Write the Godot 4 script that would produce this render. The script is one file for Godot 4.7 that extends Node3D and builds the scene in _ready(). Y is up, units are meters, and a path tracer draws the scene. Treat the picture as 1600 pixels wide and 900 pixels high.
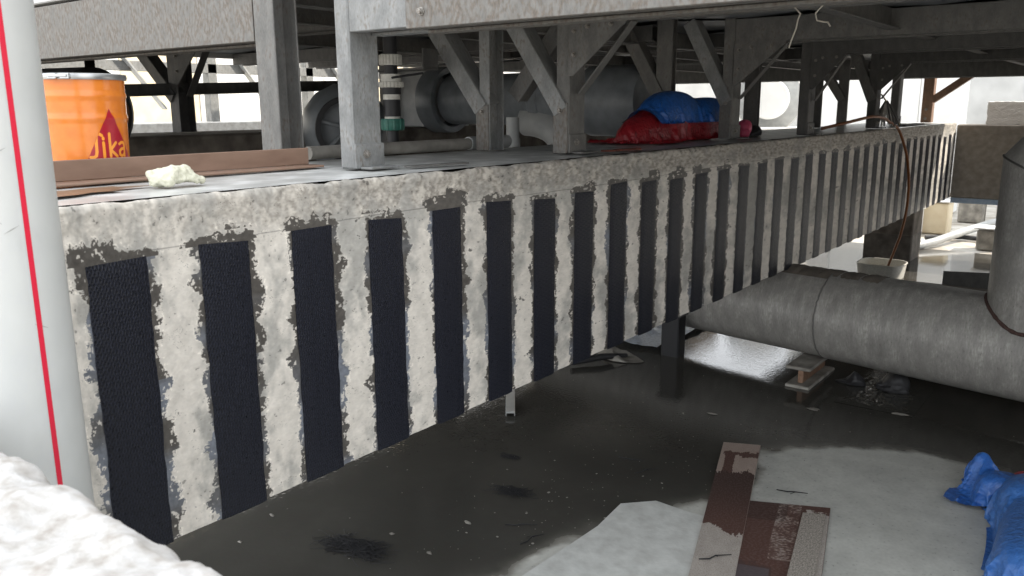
extends Node3D

# ------------------------------------------------------------------ mesh builder
class MB:
	var v := PackedVector3Array()
	var n := PackedVector3Array()
	var uv := PackedVector2Array()
	var ix := PackedInt32Array()

	func tri(a: Vector3, b: Vector3, c: Vector3, out: Vector3) -> void:
		var g := (b - a).cross(c - a)
		if g.length_squared() < 1e-16:
			return
		var k := v.size()
		if g.dot(out) > 0.0:
			v.append_array([a, c, b])
		else:
			v.append_array([a, b, c])
			g = -g
		g = g.normalized()
		n.append_array([g, g, g])
		uv.append_array([Vector2.ZERO, Vector2.ZERO, Vector2.ZERO])
		ix.append_array([k, k + 1, k + 2])

	func quad(a: Vector3, b: Vector3, c: Vector3, d: Vector3, out: Vector3) -> void:
		tri(a, b, c, out)
		tri(a, c, d, out)

	# chamfered box
	func box(c: Vector3, s: Vector3, bev := 0.003, bs := Basis()) -> void:
		var h := s * 0.5
		var b: float = minf(bev, minf(h.x, minf(h.y, h.z)) * 0.6)
		var p := func(sx: float, sy: float, sz: float, ax: int) -> Vector3:
			var q := Vector3(sx * (h.x - (0.0 if ax == 0 else b)), sy * (h.y - (0.0 if ax == 1 else b)), sz * (h.z - (0.0 if ax == 2 else b)))
			return c + bs * q
		for s1 in [-1.0, 1.0]:
			quad(p.call(s1, -1.0, -1.0, 0), p.call(s1, 1.0, -1.0, 0), p.call(s1, 1.0, 1.0, 0), p.call(s1, -1.0, 1.0, 0), bs.x * s1)
			quad(p.call(-1.0, s1, -1.0, 1), p.call(1.0, s1, -1.0, 1), p.call(1.0, s1, 1.0, 1), p.call(-1.0, s1, 1.0, 1), bs.y * s1)
			quad(p.call(-1.0, -1.0, s1, 2), p.call(1.0, -1.0, s1, 2), p.call(1.0, 1.0, s1, 2), p.call(-1.0, 1.0, s1, 2), bs.z * s1)
			for s2 in [-1.0, 1.0]:
				quad(p.call(s1, s2, -1.0, 0), p.call(s1, s2, 1.0, 0), p.call(s1, s2, 1.0, 1), p.call(s1, s2, -1.0, 1), bs * Vector3(s1, s2, 0))
				quad(p.call(s1, -1.0, s2, 0), p.call(s1, 1.0, s2, 0), p.call(s1, 1.0, s2, 2), p.call(s1, -1.0, s2, 2), bs * Vector3(s1, 0, s2))
				quad(p.call(-1.0, s1, s2, 1), p.call(1.0, s1, s2, 1), p.call(1.0, s1, s2, 2), p.call(-1.0, s1, s2, 2), bs * Vector3(0, s1, s2))
				for s3 in [-1.0, 1.0]:
					tri(p.call(s1, s2, s3, 0), p.call(s1, s2, s3, 1), p.call(s1, s2, s3, 2), bs * Vector3(s1, s2, s3))

	func bb(x0: float, x1: float, y0: float, y1: float, z0: float, z1: float, bev := 0.003) -> void:
		box(Vector3((x0 + x1) / 2, (y0 + y1) / 2, (z0 + z1) / 2), Vector3(absf(x1 - x0), absf(y1 - y0), absf(z1 - z0)), bev)

	# bar from a to b; w along side, t along up
	func bar(a: Vector3, b: Vector3, w: float, t: float, up := Vector3.UP, bev := 0.002) -> void:
		var d := (b - a).normalized()
		var sd := d.cross(up).normalized()
		var u := sd.cross(d).normalized()
		box((a + b) * 0.5, Vector3((b - a).length(), t, w), bev, Basis(d, u, sd))

	# extruded polygon (convex), from plane z0 to z1
	func prism_xy(poly: Array, z0: float, z1: float) -> void:
		var c := Vector2.ZERO
		for q in poly:
			c += q
		c /= poly.size()
		for i in poly.size():
			var a: Vector2 = poly[i]
			var b: Vector2 = poly[(i + 1) % poly.size()]
			var m := (a + b) * 0.5 - c
			var e := b - a
			var o := Vector2(e.y, -e.x)
			if o.dot(m) < 0:
				o = -o
			quad(Vector3(a.x, a.y, z0), Vector3(b.x, b.y, z0), Vector3(b.x, b.y, z1), Vector3(a.x, a.y, z1), Vector3(o.x, o.y, 0))
			tri(Vector3(c.x, c.y, z0), Vector3(a.x, a.y, z0), Vector3(b.x, b.y, z0), Vector3(0, 0, signf(z0 - z1)))
			tri(Vector3(c.x, c.y, z1), Vector3(a.x, a.y, z1), Vector3(b.x, b.y, z1), Vector3(0, 0, signf(z1 - z0)))

	# smooth tube with per-point radii
	func tube(pts: Array, rad: Array, sides := 12, caps := true) -> void:
		var k := v.size()
		var u := Vector3.ZERO
		for i in pts.size():
			var d: Vector3 = (pts[mini(i + 1, pts.size() - 1)] - pts[maxi(i - 1, 0)]).normalized()
			if i == 0:
				u = d.cross(Vector3.UP if absf(d.y) < 0.9 else Vector3.RIGHT).normalized()
			u = (u - d * u.dot(d)).normalized()
			var w := d.cross(u)
			var r: float = rad[mini(i, rad.size() - 1)]
			for j in sides + 1:
				var a := TAU * j / sides
				var nn := u * cos(a) + w * sin(a)
				v.append(pts[i] + nn * r)
				n.append(nn)
				uv.append(Vector2(float(j) / sides, float(i) / pts.size()))
		for i in pts.size() - 1:
			for j in sides:
				var a := k + i * (sides + 1) + j
				var b := a + sides + 1
				face(a, a + 1, b + 1)
				face(a, b + 1, b)
		if caps:
			for e in [0, pts.size() - 1]:
				var d: Vector3 = (pts[1] - pts[0]) if e == 0 else (pts[e] - pts[e - 1])
				if e == 0:
					d = -d
				for j in sides:
					tri(pts[e], v[k + e * (sides + 1) + j], v[k + e * (sides + 1) + j + 1], d)

	# profile: Vector2(radius, distance along axis)
	func lathe(prof: Array, org: Vector3, axis: Vector3, sides := 32) -> void:
		var ay := axis.normalized()
		var ax := ay.cross(Vector3.UP if absf(ay.y) < 0.9 else Vector3.RIGHT).normalized()
		var az := ax.cross(ay)
		for i in prof.size() - 1:
			var p: Vector2 = prof[i]
			var q: Vector2 = prof[i + 1]
			if p.distance_squared_to(q) < 1e-12:
				continue
			var t := (q - p).normalized()
			var pn := Vector2(t.y, -t.x)
			var na := pn
			var nb := pn
			if i > 0:
				var t0: Vector2 = (p - prof[i - 1]).normalized()
				if t0.dot(t) > 0.75:
					na = (pn + Vector2(t0.y, -t0.x)).normalized()
			if i < prof.size() - 2:
				var t1: Vector2 = (prof[i + 2] - q).normalized()
				if t1.dot(t) > 0.75:
					nb = (pn + Vector2(t1.y, -t1.x)).normalized()
			var k := v.size()
			for j in sides + 1:
				var a := TAU * j / sides
				var rd := ax * cos(a) + az * sin(a)
				v.append(org + rd * p.x + ay * p.y)
				n.append((rd * na.x + ay * na.y).normalized())
				v.append(org + rd * q.x + ay * q.y)
				n.append((rd * nb.x + ay * nb.y).normalized())
				uv.append(Vector2(float(j) / sides, 0))
				uv.append(Vector2(float(j) / sides, 1))
			for j in sides:
				var a := k + j * 2
				face(a, a + 2, a + 3)
				face(a, a + 3, a + 1)

	# index triangle, ordered by its vertex normals
	func face(a: int, b: int, c: int) -> void:
		var g := (v[b] - v[a]).cross(v[c] - v[a])
		if g.dot(n[a] + n[b] + n[c]) > 0:
			ix.append_array([a, c, b])
		else:
			ix.append_array([a, b, c])

	# grid from a callable(u,v)->Vector3; flip decides the outward side
	func grid(nu: int, nv: int, f: Callable, uvf: Callable, out: Vector3, radial := false, ctr := Vector3.ZERO) -> void:
		var k := v.size()
		var P := PackedVector3Array()
		for j in nv + 1:
			for i in nu + 1:
				P.append(f.call(float(i) / nu, float(j) / nv))
				uv.append(uvf.call(float(i) / nu, float(j) / nv))
		v.append_array(P)
		var sgn := 0.0
		for j in nv + 1:
			for i in nu + 1:
				var a := P[j * (nu + 1) + mini(i + 1, nu)] - P[j * (nu + 1) + maxi(i - 1, 0)]
				var b := P[mini(j + 1, nv) * (nu + 1) + i] - P[maxi(j - 1, 0) * (nu + 1) + i]
				var g := a.cross(b).normalized()
				var o := (P[j * (nu + 1) + i] - ctr) if radial else out
				if g.length_squared() < 0.5:
					g = o.normalized()
				sgn += g.dot(o)
				n.append(g)
		if sgn < 0.0:
			for i in P.size():
				n[k + i] = -n[k + i]
		for j in nv:
			for i in nu:
				var a := k + j * (nu + 1) + i
				face(a, a + 1, a + nu + 2)
				face(a, a + nu + 2, a + nu + 1)

# ------------------------------------------------------------------ scene helpers
var taken := {}

func numbered(s: String) -> String:
	if not taken.has(s):
		taken[s] = 0
		return s
	taken[s] += 1
	return "%s_%03d" % [s, taken[s]]

func thing(called: String, label: String, cat: String, at := Vector3.ZERO, group := "") -> Node3D:
	var o := Node3D.new()
	o.name = numbered(called)
	add_child(o, true)
	o.position = at
	o.set_meta("label", label)
	o.set_meta("category", cat)
	if group:
		o.set_meta("group", group)
	return o

func origin_of(p: Node) -> Vector3:
	var s := Vector3.ZERO
	while p != self and p is Node3D:
		s += p.position
		p = p.get_parent()
	return s

var part_count := {}

# vertices are in world coordinates; they are moved into the parent's own frame
func put(called: String, mb: MB, m: Material, parent: Node = null) -> MeshInstance3D:
	var par: Node = parent if parent else self
	var off := origin_of(par)
	if off != Vector3.ZERO:
		for i in mb.v.size():
			mb.v[i] -= off
	var arr := []
	arr.resize(Mesh.ARRAY_MAX)
	arr[Mesh.ARRAY_VERTEX] = mb.v
	arr[Mesh.ARRAY_NORMAL] = mb.n
	arr[Mesh.ARRAY_TEX_UV] = mb.uv
	arr[Mesh.ARRAY_INDEX] = mb.ix
	var me := ArrayMesh.new()
	me.add_surface_from_arrays(Mesh.PRIMITIVE_TRIANGLES, arr)
	me.surface_set_material(0, m)
	var o := MeshInstance3D.new()
	o.mesh = me
	if par == self:
		o.name = numbered(called)
	else:
		var key := str(par.get_instance_id()) + called
		part_count[key] = part_count.get(key, -1) + 1
		o.name = called if part_count[key] == 0 else "%s_%03d" % [called, part_count[key]]
	par.add_child(o, true)
	return o

func tag(o: Node, label: String, cat: String, group := "") -> void:
	o.set_meta("label", label)
	o.set_meta("category", cat)
	if group:
		o.set_meta("group", group)

func struct(o: Node) -> Node:
	o.set_meta("kind", "structure")
	return o

func single(called: String, mb: MB, m: Material, label: String, cat: String, group := "") -> MeshInstance3D:
	var o := put(called, mb, m)
	tag(o, label, cat, group)
	return o

# ------------------------------------------------------------------ materials
func noise(seed_: int, freq: float, oct := 4, type := FastNoiseLite.TYPE_SIMPLEX_SMOOTH) -> FastNoiseLite:
	var f := FastNoiseLite.new()
	f.seed = seed_
	f.frequency = freq
	f.noise_type = type
	f.fractal_octaves = oct
	f.fractal_type = FastNoiseLite.FRACTAL_FBM if oct > 1 else FastNoiseLite.FRACTAL_NONE
	return f

# noise drawn out downwards by k
func tall(w: int, h: int, seed_: int, freq: float, oct: int, k: int) -> PackedByteArray:
	var im := noise(seed_, freq, oct).get_image(w, h / k)
	im.convert(Image.FORMAT_L8)
	im.resize(w, h, Image.INTERPOLATE_CUBIC)
	return im.get_data()

func nbytes(w: int, h: int, seed_: int, freq: float, oct := 4, seamless := false) -> PackedByteArray:
	var f := noise(seed_, freq, oct)
	var im := f.get_seamless_image(w, h) if seamless else f.get_image(w, h)
	im.convert(Image.FORMAT_L8)
	return im.get_data()

func ramp(stops: Array) -> Gradient:
	var g := Gradient.new()
	var o := PackedFloat32Array()
	var c := PackedColorArray()
	for s in stops:
		o.append(s[0])
		c.append(s[1])
	g.offsets = o
	g.colors = c
	return g

var bump_cache := {}

func bump_tex(freq: float, oct: int) -> Texture2D:
	var key := "%f_%d" % [freq, oct]
	if not bump_cache.has(key):
		var t := NoiseTexture2D.new()
		t.width = 512
		t.height = 512
		t.seamless = true
		t.noise = noise(91, freq, oct)
		bump_cache[key] = t
	return bump_cache[key]

# triplanar noise material; colours are sRGB
func mat(stops: Array, scale: Vector3, rough := 0.8, bump := 0.0, seed_ := 1, freq := 0.012, oct := 5, metal := 0.0, spec := 0.5) -> StandardMaterial3D:
	var m := StandardMaterial3D.new()
	var t := NoiseTexture2D.new()
	t.width = 512
	t.height = 512
	t.seamless = true
	t.noise = noise(seed_, freq, oct)
	t.color_ramp = ramp(stops)
	m.albedo_texture = t
	m.uv1_triplanar = true
	m.uv1_world_triplanar = true
	m.uv1_scale = scale
	m.roughness = rough
	m.metallic = metal
	m.metallic_specular = spec
	if bump != 0.0:
		m.heightmap_enabled = true
		m.heightmap_texture = bump_tex(0.03, 5)
		m.heightmap_scale = bump
	return m

func plain(c: Color, rough := 0.7, metal := 0.0, spec := 0.5) -> StandardMaterial3D:
	var m := StandardMaterial3D.new()
	m.albedo_color = c
	m.roughness = rough
	m.metallic = metal
	m.metallic_specular = spec
	return m

# weathered galvanised steel: grey with rust specks drawn out downwards
func steel(seed_: int, base: Color, rust: Color, amount: float) -> StandardMaterial3D:
	var W := 512
	var a := nbytes(W, W, seed_, 0.012, 4, true)
	var b := nbytes(W, W, seed_ + 1, 0.05, 3, true)
	var c := nbytes(W, W, seed_ + 2, 0.11, 2, true)
	var d := PackedByteArray()
	d.resize(W * W * 3)
	var th := 1.0 - amount
	for i in W * W:
		var x := a[i] / 255.0
		var y := b[i] / 255.0
		var z := c[i] / 255.0
		var k := 0.60 * smoothstep(th - 0.08, th + 0.26, y * 0.5 + x * 0.35 + z * 0.25)
		var g := 0.84 + 0.26 * x + 0.12 * (z - 0.5)
		d[i * 3] = int(clampf(lerpf(base.r * g, rust.r * (0.7 + 0.6 * z), k), 0, 1) * 255)
		d[i * 3 + 1] = int(clampf(lerpf(base.g * g, rust.g * (0.7 + 0.6 * z), k), 0, 1) * 255)
		d[i * 3 + 2] = int(clampf(lerpf(base.b * g, rust.b * (0.7 + 0.6 * z), k), 0, 1) * 255)
	var m := StandardMaterial3D.new()
	m.albedo_texture = ImageTexture.create_from_image(Image.create_from_data(W, W, false, Image.FORMAT_RGB8, d))
	m.uv1_triplanar = true
	m.uv1_world_triplanar = true
	m.uv1_scale = Vector3(2.2, 1.1, 2.2)
	m.roughness = 0.62
	m.metallic = 0.15
	m.heightmap_enabled = true
	m.heightmap_texture = bump_tex(0.05, 4)
	m.heightmap_scale = 0.12
	return m

func C(r: float, g: float, b: float) -> Color:
	return Color(r / 255.0, g / 255.0, b / 255.0)

var S := {}
const TOP := 1.555
const BOT := 0.70
const XF := -1.836
var rng := RandomNumberGenerator.new()
const NOUV := Vector2.ZERO

func nouv(_a: float, _b: float) -> Vector2:
	return Vector2.ZERO

# beam texture coordinate along z, finer towards the near end
func beam_u(z: float) -> float:
	return log((-z + 0.5) / 0.9) / log((10.77 + 0.5) / 0.9)

func beam_z(u: float) -> float:
	return -(0.9 * exp(u * log((10.77 + 0.5) / 0.9)) - 0.5)

const STRIP0 := -0.859
const PITCH := 0.28
const SW := 0.1405
var strip_top := PackedFloat32Array()

# ------------------------------------------------------------------ build
func _ready() -> void:
	rng.seed = 7
	var cam := Camera3D.new()
	cam.name = "camera"
	cam.position = Vector3(0, 1.756, 0)
	cam.basis = Basis.from_euler(Vector3(-0.2141, 0.6524, -0.0056))
	cam.fov = 38.1
	cam.near = 0.02
	cam.far = 400.0
	var at := CameraAttributesPhysical.new()
	at.frustum_focal_length = 34.75
	at.frustum_focus_distance = 3.2
	at.exposure_aperture = 10.0
	at.frustum_near = 0.02
	at.frustum_far = 400.0
	cam.attributes = at
	add_child(cam)
	cam.current = true

	var we := WorldEnvironment.new()
	we.name = "daylight"
	var env := Environment.new()
	env.background_mode = Environment.BG_SKY
	var sm := ProceduralSkyMaterial.new()
	sm.sky_top_color = C(214, 218, 223)
	sm.sky_horizon_color = C(232, 234, 236)
	sm.sky_curve = 0.2
	sm.ground_bottom_color = C(120, 118, 114)
	sm.ground_horizon_color = C(200, 200, 198)
	sm.sky_energy_multiplier = 1.5
	sm.sun_angle_max = 1.0
	var sky := Sky.new()
	sky.sky_material = sm
	env.sky = sky
	env.tonemap_mode = Environment.TONE_MAPPER_LINEAR
	env.tonemap_exposure = 1.55
	env.sdfgi_enabled = true
	env.ssao_enabled = true
	env.ssil_enabled = true
	we.environment = env
	add_child(we)
	var sun := DirectionalLight3D.new()
	sun.name = "sun"
	sun.light_color = Color(1.0, 0.96, 0.9)
	sun.light_energy = 1.5
	sun.light_angular_distance = 0.6
	sun.shadow_enabled = true
	add_child(sun)
	sun.look_at_from_position(Vector3.ZERO, -Vector3(0.56, 0.74, -0.56), Vector3.UP)

	make_materials()
	build_ground()
	build_beam()
	build_tower()
	build_background()
	build_pipes()
	build_rear_pipework()
	build_beam_top_things()
	build_foreground()
	build_floor_things()

func make_materials() -> void:
	S.conc = mat([[0.0, C(96, 93, 88)], [0.45, C(132, 128, 121)], [0.7, C(150, 146, 138)], [1.0, C(172, 168, 160)]], Vector3(0.9, 0.9, 0.9), 0.9, 0.25, 3)
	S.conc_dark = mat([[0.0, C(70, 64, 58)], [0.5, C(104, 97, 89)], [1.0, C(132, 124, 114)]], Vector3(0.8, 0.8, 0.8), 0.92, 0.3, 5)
	S.conc_white = mat([[0.0, C(186, 182, 176)], [0.5, C(208, 205, 200)], [1.0, C(228, 226, 222)]], Vector3(1.6, 1.6, 1.6), 0.9, 0.3, 8)
	S.top = mat([[0.0, C(158, 158, 155)], [0.42, C(178, 178, 175)], [0.62, C(192, 192, 189)], [0.8, C(208, 208, 206)], [1.0, C(222, 222, 220)]], Vector3(1.0, 1.0, 0.8), 0.34, 0.1, 11)
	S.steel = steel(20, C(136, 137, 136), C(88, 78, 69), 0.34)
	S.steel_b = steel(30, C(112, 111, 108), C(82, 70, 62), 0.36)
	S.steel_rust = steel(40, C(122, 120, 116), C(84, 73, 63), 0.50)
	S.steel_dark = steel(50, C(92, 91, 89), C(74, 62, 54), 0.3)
	S.brown_steel = steel(60, C(140, 112, 92), C(96, 66, 50), 0.4)
	S.deck = mat([[0.0, C(104, 106, 108)], [0.5, C(126, 128, 130)], [1.0, C(146, 148, 149)]], Vector3(0.6, 0.6, 0.6), 0.55, 0.0, 14)
	S.duct = mat([[0.0, C(98, 102, 106)], [0.5, C(116, 121, 125)], [1.0, C(134, 138, 141)]], Vector3(1.2, 1.2, 1.2), 0.42, 0.0, 16)
	S.duct_light = mat([[0.0, C(150, 152, 152)], [1.0, C(178, 179, 177)]], Vector3(1.2, 1.2, 1.2), 0.45, 0.0, 17)
	S.white_far = mat([[0.0, C(222, 222, 220)], [1.0, C(238, 238, 236)]], Vector3(0.5, 0.5, 0.5), 0.7, 0.0, 18)
	S.grey_far = mat([[0.0, C(182, 182, 180)], [0.5, C(194, 194, 192)], [1.0, C(206, 206, 204)]], Vector3(0.25, 0.25, 0.25), 0.8, 0.0, 19)
	S.cream = mat([[0.0, C(206, 190, 160)], [1.0, C(224, 212, 186)]], Vector3(0.6, 0.6, 0.6), 0.7, 0.0, 21)
	S.rubber = mat([[0.0, C(30, 30, 32)], [1.0, C(52, 52, 54)]], Vector3(2, 2, 2), 0.6, 0.0, 22)
	S.black = plain(C(28, 28, 31), 0.55)
	S.bolt = mat([[0.0, C(92, 80, 70)], [0.5, C(140, 136, 130)], [1.0, C(170, 168, 164)]], Vector3(14, 14, 14), 0.5, 0.0, 23, 0.02, 3, 0.5)
	S.rustm = mat([[0.0, C(66, 34, 28)], [0.5, C(104, 56, 44)], [1.0, C(140, 84, 62)]], Vector3(5, 5, 5), 0.9, 0.3, 24)
	S.pvc = mat([[0.0, C(180, 181, 179)], [0.3, C(191, 192, 190)], [0.6, C(194, 195, 192)], [1.0, C(199, 200, 198)]], Vector3(1.5, 1.0, 1.5), 0.38, 0.0, 25)
	S.valve_white = mat([[0.0, C(176, 174, 166)], [1.0, C(206, 204, 196)]], Vector3(6, 6, 6), 0.5, 0.0, 26)
	S.pipe = pipe_mat()

# ------------------------------------------------------------------ ground
func build_ground() -> void:
	# near basin floor: wet mud and dry screed
	var x0 := -3.6
	var x1 := 1.6
	var z0 := -6.0
	var z1 := -0.8
	var dry := PackedVector2Array([Vector2(-1.86, -1.9), Vector2(-1.76, -2.4), Vector2(-1.66, -2.75), Vector2(-1.6, -3.05), Vector2(-1.36, -3.3), Vector2(-1.38, -3.75), Vector2(-1.42, -3.98),
		Vector2(-1.2, -4.24), Vector2(-0.83, -4.42), Vector2(-0.6, -4.44), Vector2(-0.3, -4.46), Vector2(0.3, -4.4), Vector2(1.1, -4.1), Vector2(1.7, -3.6), Vector2(1.7, -0.6), Vector2(-2.0, -0.6)])
	var L := 130
	var low := Image.create(L, L, false, Image.FORMAT_L8)
	for j in L:
		for i in L:
			var p := Vector2(lerpf(x0, x1, (i + 0.5) / L), lerpf(z0, z1, (j + 0.5) / L))
			if Geometry2D.is_point_in_polygon(p, dry):
				low.set_pixel(i, j, Color.WHITE)
	low.resize(34, 34, Image.INTERPOLATE_LANCZOS)
	var W := 1400
	low.resize(W, W, Image.INTERPOLATE_CUBIC)
	var msk := low.get_data()
	var n1 := nbytes(W, W, 101, 0.006, 5)
	var n2 := nbytes(W, W, 102, 0.03, 5)
	var n3 := nbytes(W, W, 103, 0.16, 3)
	var n4 := nbytes(W, W, 104, 0.0022, 3)
	var d := PackedByteArray()
	d.resize(W * W * 3)
	var rr := PackedByteArray()
	rr.resize(W * W)
	for i in W * W:
		var a := n1[i] / 255.0
		var b := n2[i] / 255.0
		var c := n3[i] / 255.0
		var e := n4[i] / 255.0
		var mk := msk[i] / 255.0
		var q := mk + ((a - 0.5) * 0.5 + (b - 0.5) * 0.22) * (0.22 + 0.78 * smoothstep(0.02, 0.3, mk))
		var k := smoothstep(0.30, 0.66, q)
		var mud := smoothstep(-0.05, 0.42, q)
		var wet := lerpf(0.275, 0.42, mud) * (0.98 + 0.06 * b * mud)
		wet += 0.03 * (e - 0.5)
		if c > 0.80 and b > 0.5:
			wet += 0.20 * (c - 0.80) / 0.2 * mud
		var dr := 0.735 + 0.09 * (a - 0.5) + 0.07 * (b - 0.5) + 0.05 * (c - 0.5)
		if c < 0.16:
			dr -= 0.10
		var g := lerpf(wet, dr, k)
		d[i * 3] = int(clampf(g * lerpf(1.02, 1.0, k), 0, 1) * 255)
		d[i * 3 + 1] = int(clampf(g * lerpf(1.0, 1.0, k), 0, 1) * 255)
		d[i * 3 + 2] = int(clampf(g * lerpf(0.94, 0.965, k), 0, 1) * 255)
		rr[i] = int(clampf(lerpf(0.05 + 0.05 * b + 0.35 * mud * mud * b, 0.85, k), 0, 1) * 255)
	var m := StandardMaterial3D.new()
	m.albedo_texture = ImageTexture.create_from_image(Image.create_from_data(W, W, false, Image.FORMAT_RGB8, d))
	m.roughness = 1.0
	m.roughness_texture = ImageTexture.create_from_image(Image.create_from_data(W, W, false, Image.FORMAT_L8, rr))
	m.heightmap_enabled = true
	m.heightmap_texture = ImageTexture.create_from_image(Image.create_from_data(W, W, false, Image.FORMAT_L8, n3))
	m.heightmap_scale = 0.04
	var mb := MB.new()
	mb.grid(8, 8, func(u: float, w: float) -> Vector3: return Vector3(lerpf(x0, x1, u), 0.0, lerpf(z0, z1, w)), func(u: float, w: float) -> Vector2: return Vector2(u, w), Vector3.UP)
	struct(put("basin_floor", mb, m))
	# shallow water farther in, around the column
	var wm := mat([[0.0, C(58, 56, 52)], [0.5, C(74, 72, 68)], [1.0, C(96, 94, 90)]], Vector3(0.35, 0.35, 0.35), 0.07, 0.0, 31)
	wm.heightmap_enabled = true
	wm.heightmap_texture = bump_tex(0.03, 5)
	wm.heightmap_scale = 0.04
	var gb := MB.new()
	gb.quad(Vector3(-9, -0.004, 2), Vector3(4, -0.004, 2), Vector3(4, -0.004, -11.3), Vector3(-9, -0.004, -11.3), Vector3.UP)
	struct(put("water", gb, wm))
	var gm := mat([[0.0, C(120, 110, 98)], [0.4, C(168, 162, 152)], [0.7, C(188, 184, 176)], [1.0, C(206, 202, 196)]], Vector3(0.22, 0.22, 0.22), 0.85, 0.3, 33, 0.02, 6)
	var g2 := MB.new()
	g2.quad(Vector3(-120, -0.02, 120), Vector3(120, -0.02, 120), Vector3(120, -0.02, -120), Vector3(-120, -0.02, -120), Vector3.UP)
	struct(put("ground", g2, gm))

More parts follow.
